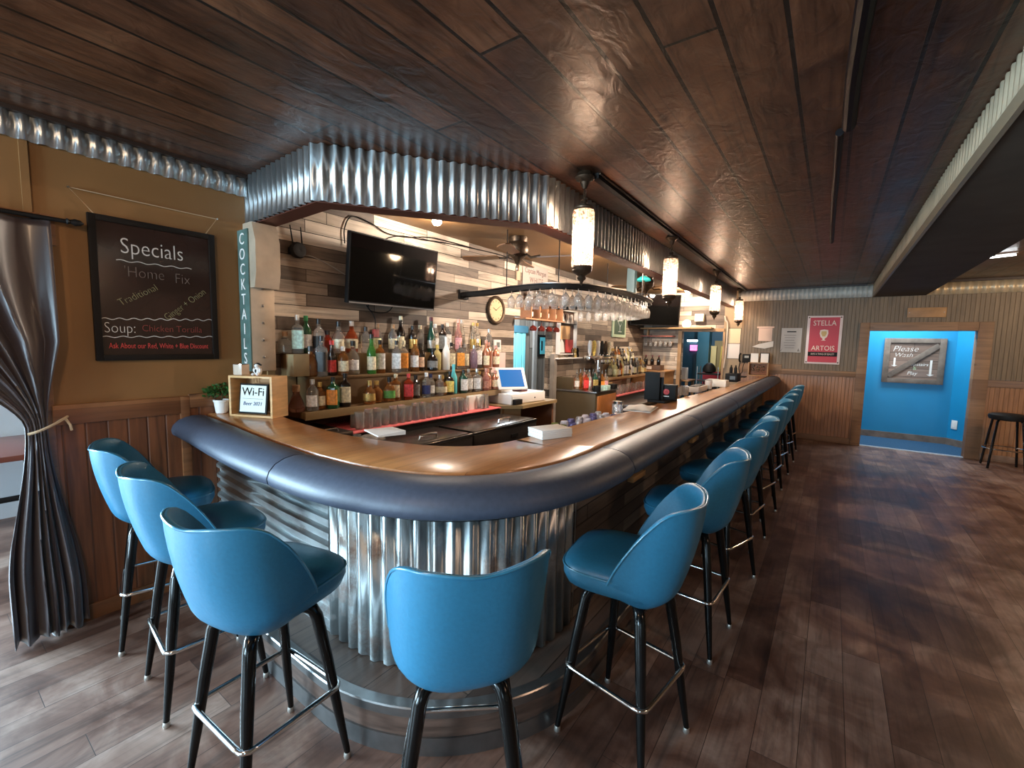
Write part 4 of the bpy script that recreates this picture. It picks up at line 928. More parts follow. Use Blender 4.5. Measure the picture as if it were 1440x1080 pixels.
# beer tower
bt = thing('beer_tap_tower', 'steel beer tap tower with white, yellow and dark handles', 'beer tap', (-3.0, 6.52, 0))
wc('column', MB().cyl((-3.0, 6.52, 1.07), (-3.0, 6.52, 1.36), .04, seg=16), M_chrome, bt); wc('crossbar', MB().b2((-3.05, 6.1, 1.36), (-2.95, 6.98, 1.43)), M_chrome, bt, bev=.015)
hc = [M_white, LB['yellow'], M_white, M_black, M_bronze, LB['cream']]
for i in range(6):
    y = 6.18 + i * .145; wc('tap_handle', MB().lathe([(.012, 0), (.03, .06), (.034, .17), (.02, .23), (0, .235)], 12, c=(-2.99, y, 1.43)), hc[i], bt); wc('spout', MB().tube([(-2.95, y, 1.39), (-2.9, y, 1.385), (-2.89, y, 1.33)], .008, 8), M_chrome, bt)
sg2 = thing('small_trinket_shelf', 'short shelf with small figures beside the beer taps', 'shelf', M=on_left(5.95, 1.39))
obj('board', MB().box((0, 0, .06), (.75, .018, .12)), M_paper, sg2)
for i, (nm_, m_, x) in enumerate((('brown shaker', M_bronze, .2), ('gold bell', LB['gold'], .28), ('dark figure', M_black, .36))):
    o = obj('trinket', MB().lathe([(.025, 0), (.03, .02), (.02, .07), (.025, .1), (.012, .14), (0, .15)], 12), m_); o.location = (-3.24, 5.95 + x - .05, 1.40); tag(o, '%s standing on the short shelf beside the beer taps' % nm_, 'ornament', 'ornaments on the short shelf')
# wooden drawers and bottle crate at the far end
wd = thing('far_drawer_unit', 'orange-brown wooden drawer unit beside the service doorway', 'drawers', (-2.9, 9.0, 0))
M_ow = plain('honey_drawer_wood', (.40, .21, .08), .45, noise=.2, nscale=6)
wc('body', MB().b2((-3.28, 8.75, 0), (-2.62, 9.37, 1.08)), M_ow, wd, bev=.004); wc('top', MB().b2((-3.29, 8.72, 1.08), (-2.6, 9.38, 1.11)), M_ow, wd, bev=.004)
for i in range(3): d_ = wc('drawer', MB().b2((-2.88, 8.73, .22 + i * .28), (-2.64, 8.75, .47 + i * .28)), M_ow, wd, bev=.004); 
wc('door', MB().b2((-3.25, 8.735, .1), (-2.92, 8.75, 1.04)), M_ow, wd, bev=.004)
bc_ = thing('bottle_crate', 'small wooden crate on the far drawer unit', 'crate', (-2.95, 9.0, 1.111)); obj('crate_body', MB().box((0, 0, .05), (.4, .26, .1)), plain('dark_crate', (.12, .06, .03), .5), bc_, bev=.003); obj('crate_label', MB().box((-.05, -.133, .05), (.16, .004, .06)), M_paper, bc_)
for i in range(3): bottle((-3.08 + .13 * i, 8.98, 1.212), 'w', 'dark', 'none', 'burgundy', .20, 'dark wine bottle standing on the small far crate, %s from the left' % ORD[i], 'wine bottles on the small crate', 0, name='wine_bottle')
# corner television and shelf
FT = frame((-2.90, 8.86, 2.31), (.68, .73, 0), (.73, -.68, -.06))
tv2 = thing('corner_television', 'black television in the far corner above the wooden shelf', 'television', M=FT)
obj('screen_frame', MB().box((0, 0, 0), (1.06, .62, .05)), M_black, tv2, bev=.006); obj('screen', MB().box((0, 0, .026), (1.02, .58, .002)), M_gloss, tv2); obj('wall_mount', MB().box((0, 0, -.1), (.3, .3, .14)), M_black, tv2)
cs2 = thing('corner_shelf', 'long pale wooden shelf under the corner television', 'shelf', (-2.6, 9.2, 1.95)); wc('board', MB().b2((-3.28, 9.12, 1.945), (-1.9, 9.38, 1.975)), M_shw, cs2, bev=.002); wc('bracket', MB().b2((-3.2, 9.3, 1.8), (-3.17, 9.38, 1.945)), M_shw, cs2); wc('lower_rack_board', MB().b2((-3.28, 9.15, 1.79), (-2.62, 9.36, 1.81)), plain('red_rack', (.32, .08, .05), .4), cs2)
for i in range(6):
    o = place('hanging_wine_glass', wgm); o.location = (-3.18 + i * .1, 9.22, 1.785); tag(o, 'wine glass hanging under the corner shelf, %s from the left' % ORD[i], 'wine glass', 'glasses under the corner shelf')
sp2 = thing('wall_speaker_box', 'small pale square speaker box on the far wall beside the corner television', 'speaker', M=on_far(-2.17, 2.17)); obj('box', MB().box((0, 0, .06), (.17, .15, .1)), plain('pale_speaker', (.62, .58, .42), .5), sp2, bev=.01); obj('grille_panel', MB().box((0, 0, .112), (.14, .12, .004)), M_paper, sp2)
fn2 = thing('round_wall_fan', 'small round white and black wall ornament next to the pale speaker box', 'ornament', M=on_far(-2.42, 2.05)); obj('ring', MB().lathe([(.05, 0), (.09, .01), (.09, .03), (.05, .04)], 24), M_white, fn2); obj('centre_disc', MB().lathe([(.05, .0), (.05, .03), (0, .035)], 20), M_black, fn2)
struct('trim_16', MB().b2((D2[0] - .07, YF - .03, 0), (D2[0], YF + .02, D2[2] + .02)).b2((D2[0], YF - .03, D2[2]), (D2[1] + .02, YF + .02, D2[2] + .06)).b2((D2[1], YF - .03, 0), (D2[1] + .04, YF + .02, D2[2])), M_shw)
# service room
M_teal = plain('dark_teal_paint', (.018, .07, .10), .5)
struct('wall_service_room', MB().b2((-3.6, 11.5, 0), (-.9, 11.6, 2.5)).b2((-3.7, 9.52, 0), (-3.6, 11.6, 2.5)), M_teal)
struct('wall_service_room_side', MB().b2((-1.0, 9.52, 0), (-.9, 11.6, 2.5)).b2((-2.28, 11.44, 0), (-1.0, 11.5, 1.75)), plain('ochre_service', (.30, .22, .08), .5)); struct('ceiling_service_room', MB().b2((-3.7, 9.52, 2.5), (-.9, 11.6, 2.6)), M_teal)
struct('floor_service_room', MB().b2((-3.7, 9.42, -.1), (-.9, 11.6, 0)), plain('grey_service_floor', (.1, .1, .1), .6))
struct('pillar_service', MB().b2((-2.62, 11.2, 0), (-2.36, 11.44, 2.5)), plain('teal_pillar', (.03, .13, .17), .5))
ex = thing('exit_sign', 'pink glowing exit sign in the dark teal service room', 'exit sign', M=on_far(-2.74, 1.57, 11.49)); obj('box', MB().box((0, 0, .03), (.2, .13, .05)), plain('exit_glow', (.8, .2, .5), .4, emit=(1, .12, .42), es=2.2), ex, bev=.004); text('lettering', 'EXIT', .09, M_white, ex, (0, 0, .057))
tu = thing('tube_light', 'short white tube light above the pink exit sign', 'light', M=on_far(-2.72, 1.74, 11.49)); obj('tube', MB().cyl((-.19, 0, .05), (.19, 0, .05), .018), plain('tube_glow', (1, 1, 1), .4, emit=(.95, .98, 1), es=6), tu); obj('fitting', MB().box((0, .02, .02), (.42, .03, .04)), M_white, tu)
ld = thing('yellow_ladder', 'yellow step ladder against the ochre wall of the service room', 'ladder', (-2.05, 11.3, 0)); M_yl = plain('ladder_yellow', (.75, .55, .12), .4)
for s in (0, 1): obj('rail', MB().tube([(-.12 + .25 * s, .05, 0), (-.06 + .12 * s, .1, 1.62)], .018, 8), M_yl, ld)
for i in range(5): obj('rung', MB().tube([(-.11 + .012 * i, .06, .25 + .28 * i), (.115 - .012 * i, .06, .25 + .28 * i)], .012, 6), M_yl, ld)
yb = thing('yellow_board', 'tall pale yellow board standing in the service room', 'board', (-2.28, 11.36, 0)); obj('board', MB().box((0, 0, .8), (.12, .03, 1.6)), plain('pale_yellow_board', (.7, .55, .22), .5), yb, bev=.004); obj('board_rim', MB().box((0, 0, 1.61), (.13, .04, .03)), MATS['pale_yellow_board'], yb)
rc = thing('red_chair', 'red padded chair in the service room', 'chair', (-2.15, 10.95, 0), D(30)); M_rd = plain('red_pad', (.38, .03, .04), .5); obj('seat', MB().box((0, 0, .46), (.42, .42, .06)), M_rd, rc, bev=.02); obj('backrest', MB().box((0, .2, .82), (.4, .05, .42)), M_rd, rc, bev=.02)
for sx in (-1, 1):
    for sy in (-1, 1): obj('leg', MB().cyl((sx * .18, sy * .18, 0), (sx * .17, sy * .17, .43 if sy < 0 else .8), .012), M_black, rc)
tb_ = thing('service_table', 'pale service table with white carton beyond the doorway', 'table', (-2.9, 10.2, 0)); obj('top', MB().box((0, 0, .86), (.9, .6, .03)), M_shw, tb_, bev=.004)
for sx in (-1, 1):
    for sy in (-1, 1): obj('leg', MB().box((sx * .4, sy * .26, .422), (.05, .05, .845)), M_shw, tb_)
o = obj('white_carton', MB().box((0, 0, .13), (.13, .1, .26)), M_paper, bev=.004); o.location = (-2.62, 10.2, .876); tag(o, 'tall white carton standing on the service table', 'carton')
dr = thing('dish_rack_cart', 'black cart stacked with dark dishes just inside the service doorway', 'cart', (-2.02, 9.75, 0))
for i in range(6): obj('tray', MB().box((0, 0, .35 + .14 * i), (.42, .3, .03)), M_black if i % 2 else M_darksteel, dr, bev=.003)
for sx in (-1, 1):
    for sy in (-1, 1): obj('post', MB().cyl((sx * .2, sy * .14, 0), (sx * .2, sy * .14, 1.2), .012), M_steel, dr)
obj('dish_pile', MB().lathe([(.02, 1.06), (.12, 1.09), (.13, 1.14), (.1, 1.22), (.05, 1.27), (0, 1.28)], 16), M_black, dr)
# papers, pipe and phone on the service wall
for i, (z, lab, c) in enumerate(((1.82, 'cream notice sheet pinned above the white one by the pipe', (.62, .50, .33)), (1.53, 'white notice sheet pinned below the cream one by the pipe', (.66, .60, .56)))):
    p_ = thing('wall_notice', lab, 'notice', M=on_far(-1.535, z)); obj('sheet', MB().box((0, 0, .003), (.21, .28, .004)), plain('notice_cream' if i == 0 else 'notice_white', c, .7), p_); obj('backing', MB().box((0, 0, .001), (.225, .295, .002)), M_black, p_)
pp_ = obj('service_pipe', MB().tube([tuple(v) for v in catmull([(-1.72, YF - .03, 2.2), (-1.70, YF - .035, 2.12), (-1.66, YF - .035, 2.03), (-1.66, YF - .035, 1.6), (-1.68, YF - .035, 1.2)], 5)], .014, 8), plain('pale_pipe', (.55, .45, .36), .45)); tag(pp_, 'thin pale pipe running down beside the service doorway', 'pipe')
ph = thing('wall_phone', 'black corded telephone on the far wall above the bar end', 'telephone', M=on_far(-1.33, 1.40)); obj('base', MB().box((.03, 0, .03), (.13, .16, .05)), M_black, ph, bev=.008); obj('keypad', MB().box((.035, .03, .057), (.07, .04, .004)), plain('phone_display', (.3, .3, .26), .4), ph); obj('handset', MB().tube([(-.07, .09, .05), (-.085, .06, .065), (-.085, -.04, .065), (-.07, -.07, .05)], [.018, .013, .013, .018], 8), M_black, ph)
obj('cord', MB().tube([tuple(v) for v in catmull([(-.07, -.08, .04), (-.09, -.18, .03), (-.07, -.28, .03), (-.03, -.27, .03), (-.02, -.16, .03), (0, -.08, .03)], 5)], .006, 6), M_black, ph)

# ================================================================== things hung from the ceiling
def rotz_path(n, r): return [(r * math.cos(2 * PI * k / n), r * math.sin(2 * PI * k / n)) for k in range(n)]
def lampglass():
    m, nt, b, out = _new('pressed_lamp_glass')
    mp = mapping(nt, scale=(1, 1, 1)); v = N(nt, 'ShaderNodeTexVoronoi', Scale=58.); nt.links.new(mp.outputs[0], v.inputs['Vector'])
    bp = N(nt, 'ShaderNodeBump', Strength=1., Distance=.006); nt.links.new(v.outputs['Distance'], bp.inputs['Height'])
    tr = N(nt, 'ShaderNodeBsdfTranslucent'); tr.inputs[0].default_value = (.44, .33, .28, 1); tp = N(nt, 'ShaderNodeBsdfTransparent'); tp.inputs[0].default_value = (1, .95, .9, 1)
    gl = N(nt, 'ShaderNodeBsdfGlossy'); gl.inputs['Roughness'].default_value = .15; gl.inputs[0].default_value = (.9, .85, .8, 1)
    for s in (tr, gl): nt.links.new(bp.outputs[0], s.inputs['Normal'])
    cr = ramp(nt, [(.1, (.15, .15, .15)), (.6, (.75, .75, .75))]); nt.links.new(v.outputs['Distance'], cr.inputs[0])
    m1 = N(nt, 'ShaderNodeMixShader'); nt.links.new(cr.outputs[0], m1.inputs[0]); nt.links.new(tp.outputs[0], m1.inputs[1]); nt.links.new(tr.outputs[0], m1.inputs[2])
    m2 = N(nt, 'ShaderNodeMixShader'); m2.inputs[0].default_value = .12; nt.links.new(m1.outputs[0], m2.inputs[1]); nt.links.new(gl.outputs[0], m2.inputs[2]); nt.links.new(m2.outputs[0], out.inputs[0])
    return m
M_lg = lampglass()
M_bulb = plain('lit_bulb', (1, .9, .8), .3, emit=(1, .80, .62), es=22)
def make_lamp(label, loc):
    L = thing('pendant_lamp', label, 'pendant lamp', loc, 0, 'pressed glass pendant lamps over the bar')
    obj('canopy', MB().lathe([(.012, -.10), (.02, -.085), (.03, -.06), (.055, -.045), (.062, -.03), (.05, -.012), (.045, 0), (0, 0)], 20), M_bronze, L)
    ch = MB()
    for k in range(4):
        z = -.11 - k * .018; ch.tube([(.007 * math.cos(a) * (1 if k % 2 else 0), .007 * math.cos(a) * (0 if k % 2 else 1), z + .011 * math.sin(a)) for a in [2 * PI * j / 10 for j in range(10)]], .002, 5, closed=True)
    ch.tube([(.004, 0, -.08), (.012, .006, -.12), (0, 0, -.18)], .0018, 5)
    obj('chain', ch, M_bronze, L, ang=60)
    obj('top_cap', MB().lathe([(.0, -.165), (.018, -.168), (.022, -.18), (.014, -.188), (.024, -.196), (.020, -.206), (.056, -.208), (.064, -.216), (.062, -.226), (.066, -.234), (0, -.236)][::-1], 22), M_bronze, L)
    ribs = [(.05, -.222), (.062, -.232), (.067, -.245), (.067, -.35), (.067, -.47), (.067, -.575), (.060, -.59), (.052, -.592)]
    rows = []
    for r, z in ribs: rows.append([Vector(((r + .0018 * math.cos(24 * a)) * math.cos(a), (r + .0018 * math.cos(24 * a)) * math.sin(a), z)) for a in [2 * PI * k / 96 for k in range(96)]])
    obj('lamp_shade', MB().grid(rows, closed=True), M_lg, L, ang=60)
    obj('bottom_cap', MB().lathe([(0, -.580), (.064, -.580), (.067, -.592), (.062, -.602), (.064, -.610), (.054, -.622), (.040, -.630), (.024, -.642), (.030, -.654), (.026, -.664), (.012, -.676), (.008, -.69), (.0, -.705)], 22), M_bronze, L)
    obj('bulb', MB().lathe([(0, -.445), (.02, -.44), (.031, -.415), (.028, -.39), (.016, -.36), (.012, -.34), (0, -.335)], 16), M_bulb, L, ang=60)
    obj('socket', MB().lathe([(.014, -.36), (.016, -.30), (.016, -.235), (0, -.235)], 14), M_bronze, L)
    return L
LP = [(-1.345, 2.62), (-1.34, 4.49), (-1.37, 6.72), (-1.43, 9.05)]
L0 = make_lamp('nearest pressed glass pendant lamp with ornate bronze caps', (*LP[0], 2.68))
for (x, y), n_ in zip(LP[1:], ('second pressed glass pendant lamp along the bar', 'third pressed glass pendant lamp along the bar', 'farthest pressed glass pendant lamp, by the papered far wall')): dup(L0, (x, y, 2.68), .4, n_)
tr_ = thing('ceiling_track', 'slim black conduit box running along the ceiling past the pendant lamps', 'conduit', (-1.33, 2.7, 2.68))
wc('rail', MB().prism([(-1.31, 2.66), (-1.27, 2.66), (-1.355, 9.3), (-1.395, 9.3)], 2.645, 2.679), M_black, tr_, bev=.004); wc('rail_highlight_edge', MB().tube([(-1.262, 2.66, 2.67), (-1.345, 9.3, 2.67)], .007, 6), M_bronze, tr_)
def pipe(pts, r, lab, mat): o = obj('black_ceiling_bar', MB().tube([tuple(v) for v in catmull(pts, 5)], r, 10), mat); return tag(o, lab, 'pipe')
M_bp = plain('near_black_paint', (.004, .003, .004), .45, spec=.15)
pipe([(.045, .6, 2.655), (.02, 1.5, 2.655), (-.005, 2.2, 2.655), (-.01, 2.72, 2.66)], .028, 'black ceiling bar standing in for a dark recess, nearer the viewer', M_bp)  # near-black tube added in place of a dark recess in the boards
pipe([(-.045, 2.76, 2.655), (-.055, 3.4, 2.655), (-.07, 4.4, 2.66), (-.08, 5.5, 2.662)], .018, 'thin shiny black ceiling pipe, the section farther down the boards', M_bp)
def can(lab, loc, r=.06):
    t = thing('ceiling_spotlight', lab, 'ceiling light', loc, 0, 'ceiling lights over the bar interior')
    obj('base_plate', MB().lathe([(r, -.022), (r * 1.1, -.01), (r * 1.1, 0), (0, 0)], 20), M_white, t); obj('bulb', MB().lathe([(0, -.085), (.028, -.08), (.042, -.058), (.036, -.035), (.02, -.022), (0, -.02)], 16), plain('lit_flood_bulb', (1, .95, .9), .3, emit=(1, .86, .68), es=40), t, ang=60); return t
can('lit round ceiling bulb above the large television', (-2.84, 2.80, 2.68)); can('lit round ceiling bulb near the corner television', (-2.33, 9.0, 2.68))
def make_fan(lab, loc, rz):
    t = thing('ceiling_fan', lab, 'ceiling fan', loc, rz, 'bronze ceiling fans over the bar')
    obj('housing', MB().lathe([(.02, -.27), (.03, -.25), (.05, -.22), (.085, -.185), (.11, -.15), (.115, -.10), (.105, -.07), (.095, -.05), (.10, -.03), (.10, 0), (0, 0)], 24), M_bronze, t)
    obj('finial', MB().lathe([(0, -.34), (.018, -.335), (.02, -.29), (.012, -.27), (0, -.27)], 14), M_chrome, t)
    for k in range(4):
        M = Matrix.Rotation(2 * PI * k / 4, 4, 'Z')
        b = obj('blade', MB().prism([(.20, -.045), (.56, -.065), (.60, -.03), (.60, .03), (.56, .065), (.20, .045)], -.205, -.195, M=M @ Matrix.Rotation(.18, 4, 'X')), plain('fan_blade', (.16, .075, .03), .4), t, bev=.002)
        obj('blade_arm', MB().tube([M @ Vector((.09, 0, -.17)), M @ Vector((.14, 0, -.205)), M @ Vector((.24, 0, -.192))], .012, 8), M_bronze, b)
    return t
F0 = make_fan('bronze ceiling fan nearest the large television', (-2.70, 3.82, 2.68), D(18)); dup(F0, (-2.42, 6.9, 2.68), D(50), 'farther bronze ceiling fan, above the corner end of the glass rack')
gp = thing('hanging_duct', 'blue-grey square drop post beside the teal pendant shade', 'post', (-2.36, 6.15, 2.3)); wc('post', MB().b2((-2.42, 6.1, 2.28), (-2.31, 6.2, 2.679)), plain('blue_grey_paint', (.10, .15, .16), .5), gp, bev=.003); wc('post_base', MB().b2((-2.43, 6.09, 2.26), (-2.30, 6.21, 2.28)), MATS['blue_grey_paint'], gp)
tp_ = thing('teal_pendant', 'small teal glass pendant shade under the bar ceiling', 'pendant lamp', (-2.25, 6.3, 2.68)); obj('shade', MB().lathe([(.10, -.16), (.09, -.13), (.04, -.10), (.015, -.09), (0, -.09)], 20), plain('teal_glass', (.05, .45, .38), .15, emit=(.05, .6, .5), es=.35), tp_); obj('stem', MB().cyl((0, 0, -.09), (0, 0, 0), .007), M_bronze, tp_); obj('finial', MB().lathe([(0, -.32), (.012, -.3), (.01, -.2), (.02, -.16), (0, -.15)], 10), M_bronze, tp_)
# U-shaped stemware rack on the wall
RP = [(-3.28, 3.64), (-2.9, 3.60), (-2.5, 3.47), (-2.2, 3.42), (-1.98, 3.46), (-1.83, 3.65), (-1.75, 4.0), (-1.735, 4.4), (-1.75, 4.8), (-1.82, 5.25), (-1.93, 5.48), (-2.15, 5.60), (-2.6, 5.62), (-3.28, 5.60)]
rp = with_normals(resample([tuple(p) + (0,) for p in catmull(RP, 10)], .03))
rk = thing('glass_rack', 'U-shaped dark metal rack hung with upturned stemware above the bar', 'glass rack', (-2.5, 4.5, 2.1))
wc('outer_band', MB().sweep(rp, [(.045, 2.085), (.053, 2.085), (.053, 2.125), (.045, 2.125)]), M_black, rk)
wc('inner_band', MB().sweep(rp, [(-.053, 2.085), (-.045, 2.085), (-.045, 2.125), (-.053, 2.125)]), M_black, rk)
wc('top_flange', MB().sweep(rp, [(.040, 2.125), (.064, 2.125), (.064, 2.132), (.040, 2.132)]), M_steel, rk)
for y in (3.64, 5.60): wc('wall_plate', MB().b2((-3.298, y - .07, 2.06), (-3.27, y + .07, 2.16)), M_black, rk, bev=.003)
for x, y in ((-2.0, 3.46), (-1.76, 4.9), (-2.5, 5.62), (-2.6, 3.5)): wc('hanger_rod', MB().cyl((x, y, 2.12), (x, y, 2.679), .005, seg=8), M_black, rk)
gl_ = [rp[i] for i in range(26, len(rp) - 22, 4)]
for i, (x, y, nx, ny) in enumerate(gl_):
    for j, dd in enumerate((0,)):
        o = place('hanging_wine_glass', wgm); o.location = (x + nx * dd, y + ny * dd, 2.134); o.scale = (1.05, 1.05, 1.05)
        tag(o, 'upturned wine glass on the U-shaped rack, %s along it from the wall near the clock' % ORD[i % 36], 'wine glass', 'stemware on the U-shaped rack')
k = 0
for i, (x, y, nx, ny) in enumerate(rp[30:-14:4]):
    o = place('hanging_wine_glass', wgm); o.location = (x - nx * .10, y - ny * .10, 2.134); o.scale = (1, 1, 1.15)
    tag(o, 'upturned glass on the inner side of the U-shaped rack, %s along it' % ORD[i % 36], 'wine glass', 'stemware inside the U-shaped rack')
wc('inner_rail', MB().sweep(offset(rp, -.10), [(-.004, 2.122), (.004, 2.122), (.004, 2.132), (-.004, 2.132)]), M_steel, rk)
tubel = thing('strip_light', 'thin lit strip light on the ceiling beyond the beam', 'light', (1.4, 7.1, 2.66)); wc('tube', MB().cyl((1.29, 7.16, 2.645), (1.52, 7.05, 2.645), .008), MATS['tube_glow'], tubel); wc('fitting', MB().cyl((1.28, 7.165, 2.668), (1.53, 7.045, 2.668), .006), M_white, tubel)

# ================================================================== on the counter
T = TOP + .001
nk = thing('napkin_stack', 'thick stack of white paper napkins on the rounded part of the counter', 'napkins', (-1.21, 2.05, T), D(-22))
for i in range(6): obj('napkin', MB().box((random.uniform(-.002, .002), random.uniform(-.002, .002),   .004 + i * .008), (.13, .20, .0072)), M_paper, nk, bev=.001)
o = obj('folded_napkin', MB().faces([(-.12, -.04, 0), (.08, -.10, 0), (.13, .04, 0), (-.05, .10, 0), (-.12, -.04, .006), (.08, -.10, .006), (.13, .04, .022), (-.05, .10, .010)], [(0, 1, 2, 3), (4, 5, 6, 7), (0, 1, 5, 4), (1, 2, 6, 5), (2, 3, 7, 6), (3, 0, 4, 7)]), M_paper); o.location = (-1.95, 1.53, T); tag(o, 'folded white paper lying on the short side of the counter', 'paper')
jr = thing('glass_jar', 'small glass jar with metal lid near the inner counter edge', 'jar', (-1.25, 3.08, T)); obj('jar', MB().lathe([(.035, 0), (.04, .005), (.04, .06), (.036, .07), (0, .07)], 18), M_tumbler, jr); obj('lid', MB().lathe([(.037, .07), (.038, .09), (0, .092)], 18), M_chrome, jr)
tw_ = thing('folded_towel', 'folded white bar towel on the counter between jar and black menus', 'towel', (-1.20, 3.42, T), D(8))
obj('cloth', MB().grid([[Vector((x, y, .004 + .028 * math.exp(-((x / .1) ** 2 + (y / .14) ** 2)) + .004 * math.sin(x * 60 + y * 23))) for x in [-.1 + .02 * i for i in range(11)]] for y in [-.16 + .032 * i for i in range(11)]]), M_paper, tw_); obj('lower_fold', MB().box((0, 0, .002), (.22, .34, .004)), M_paper, tw_, bev=.001)
mc = thing('menu_holder', 'black menu holder with upright black menus and red emblem on the counter', 'menu holder', (-1.22, 4.05, T), D(-5))
obj('tray', MB().box((0, 0, .01), (.16, .30, .02)), M_black, mc, bev=.003)
obj('tall_menu', MB().box((-.06, -.10, .14), (.13, .012, .25), rz=.25), M_black, mc, bev=.002); obj('tall_menu', MB().box((-.05, -.05, .12), (.14, .012, .2), rz=.2), M_black, mc, bev=.002)
obj('menu_box', MB().box((.03, .05, .085), (.15, .12, .13), rz=.2), M_black, mc, bev=.003); 
MM = Matrix.Rotation(.2, 4, 'Z') @ frame((.035, -.028, .09), (1, 0, 0), (0, -1, 0))
obj('red_emblem', MB().lathe([(.022, 0), (.026, .0005), (.026, .0015), (.022, .002)], 20, M=MM), LB['red'], mc); obj('emblem_centre', MB().lathe([(.010, 0), (.012, .002), (0, .002)], 12, M=MM), LB['red'], mc)
obj('emblem_line', MB().box((0, -.040, .001), (.05, .008, .002), M=MM), M_white, mc)
for i, (x, y) in enumerate(((-1.24, 4.62), (-1.20, 4.72), (-1.24, 4.84))):
    o = place('rocks_glass', MB().lathe([(.034, 0), (.038, .004), (.042, .085), (.038, .085), (.032, .012), (0, .012)], 16).make('rocks_glass', 40), M_tumbler); o.location = (x, y, T); tag(o, 'clear rocks glass beyond the black menu holder, %s of three' % ORD[i], 'glass', 'rocks glasses beyond the menus')
gt = thing('garnish_tray', 'white trimmed garnish tray with dark compartments on the counter', 'tray', (-1.21, 5.28, T)); obj('tray', MB().box((0, 0, .03), (.13, .42, .06)), M_white, gt, bev=.005)
for i in range(4): obj('compartment', MB().box((0, -.15 + .1 * i, .062), (.09, .075, .006)), M_black, gt)
mg = thing('white_mug', 'white cup on the counter past the garnish tray', 'cup', (-1.17, 5.66, T)); obj('cup', MB().lathe([(.03, 0), (.036, .005), (.042, .10), (.038, .10), (.03, .012), (0, .012)], 18), M_white, mg); obj('handle', MB().tube([(.038, 0, .08), (.065, 0, .075), (.065, 0, .035), (.035, 0, .025)], .005, 6), M_white, mg)
wn = thing('white_box', 'open white paper box on the counter near the far black box', 'box', (-1.13, 6.15, T)); obj('box', MB().box((0, 0, .04), (.16, .2, .08)), M_paper, wn, bev=.003); obj('flap', MB().box((-.1, .02, .082), (.12, .18, .004)), M_paper, wn)
bb = thing('black_caddy', 'black square caddy with dark bottles near the far end of the counter', 'caddy', (-1.16, 7.2, T)); obj('caddy', MB().box((0, 0, .06), (.16, .3, .12)), M_black, bb, bev=.004); obj('front_badge', MB().box((.02, -.152, .06), (.07, .003, .05)), M_darksteel, bb)
for i in range(2): obj('caddy_bottle', MB().lathe([(.022, .12), (.022, .19), (.01, .22), (.01, .24), (0, .24)], 10, c=(-.03 + .06 * i, .0, 0)), M_black, bb)
wbx = thing('planter_crate', 'small orange wooden crate with greenery at the far end of the counter', 'crate', (-1.05, 9.06, T)); 
for s in (-1, 1): obj('side_board', MB().box((s * .15, 0, .12), (.018, .2, .24)), M_ow, wbx)
for z in (.009, .231): obj('shelf_board', MB().box((0, 0, z), (.30, .2, .018)), M_ow, wbx)
obj('back_board', MB().box((0, .09, .12), (.30, .012, .24)), plain('red_crate_back', (.35, .12, .04), .5), wbx)
gm = MB(); rg = random.Random(5)
for i in range(130):
    p = Vector((rg.uniform(-.11, .11), rg.uniform(-.06, .05), rg.uniform(.06, .18))); d = Vector((rg.uniform(-1, 1), rg.uniform(-1, 1), rg.uniform(-.2, 1))).normalized() * .03; s = d.cross(Vector((0, 0, 1))).normalized() * .008
    gm.faces([p, p + d * .5 + s, p + d, p + d * .5 - s], [(0, 1, 2, 3)])
M_leaf = plain('leaf_green', (.03, .10, .02), .5); M_leafd = plain('dark_leaf_green', (.02, .055, .015), .5)
obj('greenery', gm, M_leafd, wbx)
for i, (x, lab) in enumerate(((-.08, 'white card standing on the far wooden crate beside the framed one'), (.08, 'dark framed white card standing on the far wooden crate'))):
    p_ = thing('standing_card', lab, 'card', (-1.05 + x, 9.08, T + .241)); obj('card', MB().box((0, 0, .08), (.12, .008, .16)), M_paper, p_)
    if i: obj('card_frame', MB().box((0, .006, .085), (.15, .008, .175)), M_black, p_)
o = obj('pen_tray', MB().box((0, 0, .01), (.1, .2, .02)), M_black, bev=.003); o.location = (-1.2, 8.35, T); tag(o, 'flat black item lying on the counter before the far crate', 'tray')
# cans standing in the well behind the long counter
wl = thing('under_counter_shelf', 'steel well shelf behind the long counter holding cans', 'shelf', (-1.45, 3.1, .9)); wc('shelf_board', MB().b2((-1.78, 2.35, .88), (-1.36, 4.3, .90)), M_steel, wl); wc('shelf_support', MB().b2((-1.76, 2.4, .0), (-1.40, 4.25, .10)), M_darksteel, wl); wc('upright', MB().b2((-1.42, 2.36, .1), (-1.38, 4.28, .88)), M_darksteel, wl)
cmesh = MB().lathe([(.024, 0), (.031, .008), (.031, .105), (.025, .118), (.023, .115), (0, .115)], 16).make('can', 40)
ccol = [plain('can_green', (.20, .24, .06), .35, .4), plain('can_silver', (.5, .5, .55), .3, .7), plain('can_violet', (.13, .12, .28), .3, .4), plain('can_white', (.65, .6, .66), .35)]
k = 0
for j in range(3):
    for i in range(9):
        c_ = ccol[0] if i < 3 else ccol[1 + (i * 2 + j) % 3]
        o = place('drink_can', with_mat(cmesh, c_)); o.location = (-1.45 - .085 * j + .01 * (i % 2), 2.50 + i * .125 + .03 * j, .901)
        tag(o, '%s drink can in the well behind the counter, %s in the %s line' % ({'can_green': 'olive green', 'can_silver': 'silver', 'can_violet': 'violet', 'can_white': 'pale'}[c_.name], ORD[i], ('near', 'middle', 'back')[j]), 'can', 'cans behind the counter')

